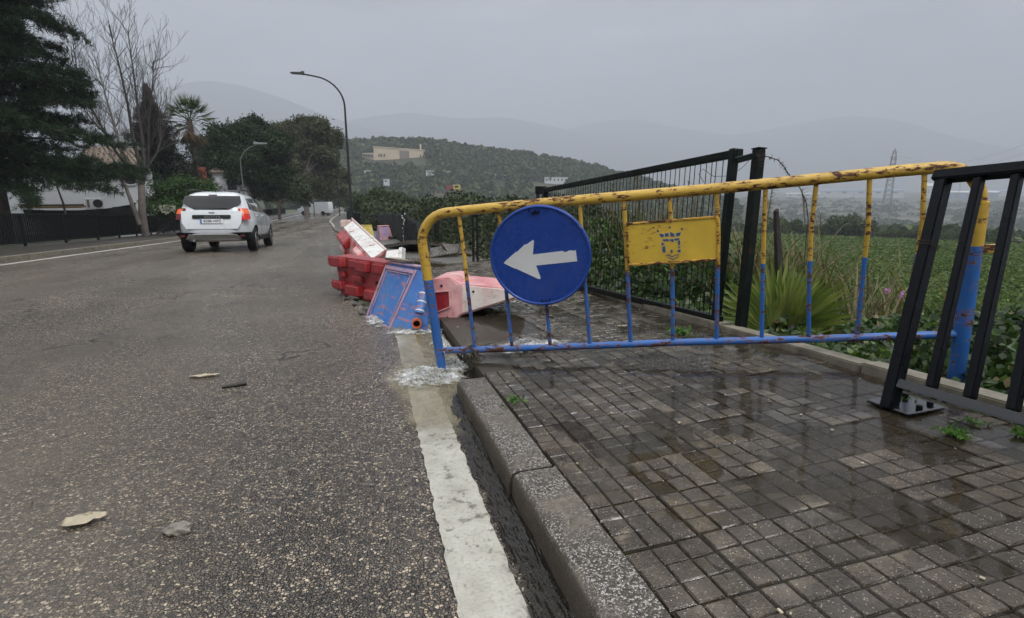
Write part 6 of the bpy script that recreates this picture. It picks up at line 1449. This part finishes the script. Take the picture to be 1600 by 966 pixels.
# ---- woodland covering the hill
rng = np.random.default_rng(5); nT = 5200; aa = az_of(rng.uniform(430, 1150, nT)); rr_ = rng.uniform(195, 412, nT); x = rr_ * np.sin(aa); y = rr_ * np.cos(aa); z = np.maximum(hill_fn(x, y), terrain(x, y)); R = rng.uniform(2.0, 4.2, nT) * (.75 + .5 * noise2(x, y, 60, 3))
clear = (np.abs(aa - az_of(617)) < .060) & (rr_ < 380) & (rr_ > 341)
for px_, w_px, d_h in ((870, 36, 330), (840, 22, 335), (790, 14, 330), (700, 8, 320), (575, 9, 300), (772, 6, 330)): clear = clear | ((np.abs(aa - az_of(px_)) < (w_px / 2 + 4) / 842) & (rr_ > d_h - 26) & (rr_ < d_h + 7))
x, y, z, R = x[~clear], y[~clear], z[~clear], R[~clear]; nT = len(x); k = 46
u = unit(rng.normal(size=(nT, k, 3))); u[..., 2] = np.abs(u[..., 2]) * 1.05 - .15; lump = 1 + .25 * np.sin(u[..., 0:1] * 5 + rng.uniform(0, 6, (nT, 1, 1))) * np.cos(u[..., 1:2] * 4)
P = np.stack([x, y, z + R * .55], 1)[:, None, :] + u * lump * (R[:, None, None] * np.array([1, 1, .85])); V, F = leaf_np(P.reshape(-1, 3), np.repeat(R, k) * rng.uniform(.45, .85, nT * k), .8, .2, rng, nrm=u.reshape(-1, 3)); tag(mesh_np('woodland', V, F, M['forest']), kind='stuff')
# scrub on the far plain and lower slopes
rng = np.random.default_rng(15); nT = 3600; aa = az_of(rng.uniform(700, 2600, nT)); rr_ = 150 + 1000 * rng.random(nT) ** 1.5; x = rr_ * np.sin(aa); y = rr_ * np.cos(aa); keepm = noise2(x, y, 90, 6) > .36; x, y, rr_ = x[keepm], y[keepm], rr_[keepm]; nT = len(x); z = terrain(x, y); R = rng.uniform(1.8, 4.8, nT); k = 30; u = unit(rng.normal(size=(nT, k, 3))); u[..., 2] = np.abs(u[..., 2])
P = np.stack([x, y, z + R * .25], 1)[:, None, :] + u * (R[:, None, None] * np.array([1.3, 1.3, .8])); V, F = leaf_np(P.reshape(-1, 3), np.repeat(R, k) * .7, .8, .2, rng, nrm=u.reshape(-1, 3)); tag(mesh_np('plain_scrub', V, F, M['forest']), kind='stuff')

# ================================================================== FAR BUILDINGS
def P3(px, py, d): return at(px, py, d)
# cream hall on the hill
d_ = 344; c0 = P3(584, 243, d_); c1 = P3(664, 247, d_ + 8); u_ = (c1 - c0); u_.z = 0; L = u_.length; u_.normalize(); nn = Vector((u_.y, -u_.x, 0)); nn = nn if nn.dot(cC - c0) > 0 else -nn
bz = c0.z - 6; e = empty('hilltop_hall', Vector((c0.x, c0.y, bz)), 'long cream flat-roofed building on the wooded hill', 'building')
o0 = Vector((c0.x, c0.y, bz)); zl, zr_ = P3(584, 230, d_).z - bz, P3(664, 234, d_).z - bz
Q = lambda s, z, off=0: u_ * s + nn * off + Vector((0, 0, z))
MB().hexa([Q(0, 0), Q(L, 0), Q(L, 0, -14), Q(0, 0, -14)], [Q(0, zl), Q(L, zr_), Q(L, zr_, -14), Q(0, zl, -14)]).obj('wall', M['wallc'], e)
MB().hexa([Q(-.3, zl + .02, .3), Q(L + .3, zr_ + .02, .3), Q(L + .3, zr_ + .02, -14.3), Q(-.3, zl + .02, -14.3)], [Q(-.3, zl + .5, .3), Q(L + .3, zr_ + .5, .3), Q(L + .3, zr_ + .5, -14.3), Q(-.3, zl + .5, -14.3)]).obj('parapet', M['wallc'], e)
MB().hexa([Q(L * .50, 2, .05), Q(L * .69, 2, .05), Q(L * .69, 2, .3), Q(L * .50, 2, .3)], [Q(L * .50, zr_ * .97, .05), Q(L * .69, zr_ * .95, .05), Q(L * .69, zr_ * .95, .3), Q(L * .50, zr_ * .97, .3)]).obj('grey_bay', M['wallg'], e)
MB().box(Q(L * .925, zr_ + 2.2, -2), (1.0, 1.0, 4.0)).obj('chimney', M['wallc'], e)
for f, w2 in ((.10, .7), (.145, .7), (.205, .7), (.91, .6), (.97, .6)): MB().box(Q(L * f, zl * .55, .08), (w2, w2, 1.6)).obj('window', M['dark_open'], e)
a, b2 = P3(566, 239, d_ + 4), P3(584, 240, d_); MB().hexa([a - o0 + Vector((0, 0, -4)), b2 - o0 + Vector((0, 0, -4)), b2 - o0 + Vector((2, 8, -4)), a - o0 + Vector((2, 8, -4))], [a - o0, b2 - o0 + Vector((0, 0, .5)), b2 - o0 + Vector((2, 8, .5)), a - o0 + Vector((2, 8, 0))]).obj('side_wing', M['wallc'], e)
for k in range(4): MB().box(a.lerp(b2, .15 + .22 * k) - o0 + nn * .4 + Vector((0, 0, -1.4)), (1.0, 1.0, 1.1)).obj('wing_window', M['dark_open'], e)
# white houses strung along the foot of the hill
def low_house(px, py, wpx, hpx, d, label, mt='wallw', roofm='wallw', nw=3):
    p = P3(px, py, d); k = d / 822; W_, H_ = wpx * k, hpx * k; e = empty('far_house', p, label, 'house', rz=-YAW * .6)
    MB().box((0, 0, H_ / 2 - .6), (W_, 5, H_ + 1.2)).obj('wall', M[mt], e); MB().box((0, 0, H_ + .13), (W_ + .3, 5.4, .25)).obj('roof', M[roofm], e)
    for i in range(nw): MB().box(((i + .5) / nw * W_ - W_ / 2, -2.53, H_ * .5), (W_ / nw * .35, .08, H_ * .4)).obj('window', M['dark_open'], e)
low_house(868, 285, 36, 7, 330, 'long low white building nearest the mesh fence top', nw=6)
low_house(838, 283, 22, 6, 335, 'white terrace left of the long low white building', nw=4)
low_house(790, 278, 14, 5, 330, 'small white building in the middle of the wooded slope', nw=2)
low_house(772, 276, 6, 3, 330, 'tiny white house left of the small white slope building', nw=1)
low_house(700, 274, 8, 5, 320, 'tiny white house above the orange digger', nw=1)
low_house(672, 271, 12, 3, 260, 'pale roofed house behind the valley palm', nw=2)
low_house(604, 286, 7, 5, 230, 'small pale hut in the valley trees', nw=1)
low_house(575, 270, 9, 2.5, 300, 'white roof among trees below the cream building', nw=1)
low_house(692, 303, 34, 5, 190, 'grey concrete parapet of the valley road', 'wallg', 'steel_grey', 5)
# orange machine on the valley road
p = P3(709, 300, 200); e = empty('yellow_truck', p, 'small orange and yellow truck on the valley road', 'truck', rz=rad(-20)); k = 200 / 822
MB().box((-1.6, 0, 1.5), (2.6, 2.0, 1.6)).obj('load_box', M['brickred'], e, bevel=.1); MB().box((1.2, 0, 1.5), (2.4, 2.0, 2.2)).obj('cab', M['pl_yellow'], e, bevel=.15)
MB().box((1.3, -1.02, 2.0), (1.5, .05, .8)).obj('cab_window', M['carglass'], e)
for xx in (-2, 1.4):
    for s in (-1, 1): MB().tube([(xx, s * .7, .45), (xx, s * 1.05, .45)], .45, 12).obj('wheel', M['tyre'], e)
pb = P3(678, 305, 185); palm(pb, 6.2, 2.6, 'tall palm rising beside the valley road', 8, False, nf=34)
# pylons
def pylon(px, yb, yt, d, label, lean=0):
    b = P3(px, yb, d); H_ = P3(px, yt, d).z - b.z; e = empty('pylon', b, label, 'pylon', rz=.5); m = MB(); w0, w1 = H_ * .055, H_ * .022; r_ = H_ * .0032
    cs = [(1, 1), (1, -1), (-1, -1), (-1, 1)]; wz = lambda t: w0 + (w1 - w0) * min(1, t / .9)
    for a, c in cs: m.tube([(a * wz(0), c * wz(0), -2), (a * wz(.5), c * wz(.5), H_ * .5), (a * wz(.9), c * wz(.9), H_ * .9), (0, 0, H_)], r_, 4, False)
    n = 14
    for i in range(n):
        t0, t1 = i / n * .9, (i + 1) / n * .9
        for j in range(4):
            a, c = cs[j]; a2, c2 = cs[(j + 1) % 4]; m.tube([(a * wz(t0), c * wz(t0), t0 * H_), (a2 * wz(t1), c2 * wz(t1), t1 * H_)], r_ * .6, 3, False); m.tube([(a2 * wz(t0), c2 * wz(t0), t0 * H_), (a * wz(t1), c * wz(t1), t1 * H_)], r_ * .6, 3, False)
    m.obj('lattice', M['steel_grey'], e)
    for z, wv in ((.97, .10), (.90, .15), (.80, .17)):
        m = MB()
        for s in (-1, 1): m.tube([(0, 0, z * H_), (s * wv * H_, 0, z * H_ - .01 * H_)], r_, 4, False); m.tube([(0, 0, (z - .035) * H_), (s * wv * H_, 0, z * H_ - .01 * H_)], r_ * .7, 4, False); m.tube([(s * wv * H_, 0, z * H_ - .01 * H_), (s * wv * H_, 0, (z - .04) * H_)], r_ * .8, 4, False)
        m.obj('cross_arm', M['steel_grey'], e)
    return b, H_
pb1, ph1 = pylon(1380, 356, 234, 300, 'tall lattice pylon rising from behind the field')
pylon(1495, 318, 285, 900, 'distant lattice pylon in front of the industrial sheds')
pylon(1330, 330, 303, 850, 'small distant pylon left of the tall pylon')
m_i = 0
for yl, yr2, lb in ((285, 214, 'highest overhead power line leaving the pylon'), (291, 229, 'middle overhead power line leaving the pylon'), (298, 243, 'lowest overhead power line leaving the pylon')):
    a = P3(1400 + 6 * m_i, 243 + 6 * m_i, 300); b2 = P3(1680, yr2 - 22, 210); pts = []
    for t in np.linspace(0, 1, 15): q = a.lerp(b2, t); q.z -= 9 * math.sin(math.pi * t); pts.append(q)
    tag(MB().tube(pts, .035, 4).obj('power_line', M['steel_grey']), lb, 'power line'); m_i += 1
# industrial estate on the plain
def shed(px, py, wpx, hpx, d, mt, rm, label):
    p = P3(px, py, d); k = d / 822; W_, H_ = wpx * k, hpx * k; e = empty('industrial_shed', p, label, 'industrial building', rz=-az_of(px)); n = 5
    MB().box((0, 15, H_ / 2 - 4), (W_, 30, H_ + 8)).obj('wall', M[mt], e)
    MB().hexa([(-W_ / 2 - 1, -1, H_), (W_ / 2 + 1, -1, H_), (W_ / 2 + 1, 31, H_), (-W_ / 2 - 1, 31, H_)], [(-W_ / 2 - 1, 14, H_ * 1.35), (W_ / 2 + 1, 14, H_ * 1.35), (W_ / 2 + 1, 16, H_ * 1.35), (-W_ / 2 - 1, 16, H_ * 1.35)]).obj('roof', M[rm], e)
    for i in range(n): MB().box(((i + .5) / n * W_ - W_ / 2, -.05, H_ * .4), (W_ / n * .3, .1, H_ * .5)).obj('bay_door', M['steel_grey'], e)
for a in ((1345, 303, 110, 5, 1050, 'shed_white', 'shed_blue', 'long blue roofed shed left of the tall pylon'), (1450, 304, 20, 13, 1020, 'shed_white', 'shed_white', 'white factory block beside the railing post'), (1512, 308, 70, 7, 980, 'shed_blue', 'shed_white', 'pale blue warehouse behind the railing'), (1590, 304, 120, 5, 1080, 'shed_white', 'shed_blue', 'long blue shed at the right edge of the plain'), (1262, 307, 60, 4, 1120, 'shed_white', 'shed_white', 'low pale shed far left on the plain')): shed(*a)
# pale tracks on the plain
rngt = np.random.default_rng(2)
for (xa, xb, r0, wd) in ((1180, 1420, 820, 9), (1420, 1660, 520, 6), (1250, 1500, 1150, 14)):
    aa = np.linspace(float(az_of(xa)), float(az_of(xb)), 60); V = []
    for i, a in enumerate(aa):
        rc = r0 + 40 * math.sin(i * .12 + r0); 
        for s in (-.5, .5): q = rc + s * wd; x, y = q * math.sin(a), q * math.cos(a); V.append((x, y, float(terrain(x, y)) + .8))
    tag(mesh_np('track', V, [[2 * i, 2 * i + 1, 2 * i + 3, 2 * i + 2] for i in range(59)], M['edge']), kind='structure')

# ================================================================== LITTER ON THE ROAD
def zroad(p): return p + Vector((0, 0, .006))
def curled(name, px, py, L, Wd, rz, mt, label, curl, seed, notch=False):
    p = hit(px, py); r = random.Random(seed); m = MB(); nx, ny = 9, 5
    for i in range(nx):
        t = i / (nx - 1); wv = Wd * (math.sin(math.pi * min(.97, t * .86 + .09)) ** .7)
        for j in range(ny):
            s = j / (ny - 1) - .5; m.v.append(((t - .5) * L + r.gauss(0, .003), s * wv + r.gauss(0, .003), .006 + curl * (abs(s) * 1.5) ** 2 + abs(r.gauss(0, .004)) + curl * .5 * (t - .5) ** 2))
    for i in range(nx - 1):
        for j in range(ny - 1): a = i * ny + j; m.f.append([a, a + ny, a + ny + 1, a + 1])
    o = m.obj(name, M[mt], None, smooth=True, sharp=180); o.location = p + Vector((0, 0, .004)); o.rotation_euler = (-.05, 0, rad(rz)); s_ = o.modifiers.new('s', 'SOLIDIFY'); s_.thickness = .0022; return tag(o, label, 'litter')
curled('dead_leaf', 133, 820, .115, .062, 12, 'leafdry', 'flat pale dead leaf on the asphalt at lower left', .012, 3)
curled('dead_leaf', 319, 591, .155, .05, 2, 'leafdry', 'pointed pale dead leaf on the asphalt beside the dark stick', .012, 4)
p = hit(278, 833); bm = bmesh.new(); bmesh.ops.create_icosphere(bm, subdivisions=3, radius=.032); r = random.Random(2)
for v in bm.verts: k = 1 + .18 * math.sin(v.co.x * 160) * math.cos(v.co.y * 130 + v.co.z * 120) + r.uniform(-.10, .10); v.co = Vector((v.co.x * 1.1 * k, v.co.y * .8 * k, v.co.z * .55 * k))
me = bpy.data.meshes.new('crumpled_paper'); bm.to_mesh(me); bm.free(); me.materials.append(paint('wet_grey_paper', (.20, .18, .15), .6, var=.35, vs_=40, bump=.4)); o = link(bpy.data.objects.new('crumpled_paper', me)); o.location = p + Vector((0, 0, .012)); tag(o, 'small crumpled grey paper wad on the near asphalt', 'litter')
p = hit(366, 606); MB_s = MB().tube([p + Vector((-.058, -.008, .012)), p + Vector((0, .004, .014)), p + Vector((.058, .022, .016))], [.007, .012, .013], 8); tag(MB_s.obj('dark_stick', M['stick'], None, smooth=True), 'short thick dark stick on the asphalt beside the pointed leaf', 'litter')
for px, py, L, rz, lb in ((326, 655, .06, 25, 'thin dark twig on the asphalt below the stick'), (376, 562, .05, 30, 'tiny twig on the asphalt above the stick'), (48, 795, .09, -70, 'thin curved twig near the left edge of the asphalt'), (375, 479, .10, 5, 'small dark scrap on the road beyond the stick'), (468, 428, .14, 15, 'brown leaf scrap on the road left of the hole'), (478, 436, .10, -20, 'pale scrap on the road left of the hole')):
    p = hit(px, py); a = rad(rz); d = Vector((math.cos(a), math.sin(a), 0)) * L / 2; tag(MB().tube([p - d + Vector((0, 0, .004)), p + Vector((0, .003, .006)), p + d + Vector((0, 0, .004))], [.0015, .0028, .0012], 5).obj('twig', M['debris']), lb, 'litter')
r = random.Random(33); m = MB()
for _ in range(240):                                            # grit and leaf crumbs washed along the kerb and the joints
    if r.random() < .5: x, y = r.uniform(.55, 2.05), r.uniform(.5, 6.5); z = float(pz(x, y)) + .002
    else: x, y = r.gauss(-.6, 1.2), r.uniform(1.2, 9); x = min(x, .1); z = float(g(x, y)) + .012
    s = r.uniform(.002, .006); m.box((x, y, z), (s * r.uniform(.8, 2.4), s, s * .6), Matrix.Rotation(r.uniform(0, 3), 3, 'Z'))
tag(m.obj('washed_grit', M['leafdry']), kind='stuff')
curled('straw_leaf', 972, 513, .07, .02, -15, 'leafdry', 'narrow straw coloured leaf on the paving behind the barrier', .004, 9)
o = bpy.data.objects['straw_leaf']; o.location = hit(972, 513, pz) + Vector((0, 0, .006))

# ================================================================== rain haze
hz_ = MB().box((0, 0, 0), (10400, 10400, 680)).obj('haze', None if False else M['foam']); hz_.data.materials.clear(); hz_.location = (0, 0, 340 - 70)
hm = bpy.data.materials.new('rain_haze'); hm.use_nodes = True; t = hm.node_tree; t.nodes.clear(); oo = t.nodes.new('ShaderNodeOutputMaterial'); pv = t.nodes.new('ShaderNodeVolumePrincipled')
pv.inputs['Color'].default_value = (.66, .70, .775, 1); pv.inputs['Density'].default_value = .00074; pv.inputs['Anisotropy'].default_value = 0.0
t.links.new(pv.outputs[0], oo.inputs['Volume']); hz_.data.materials.append(hm); tag(hz_, kind='stuff')
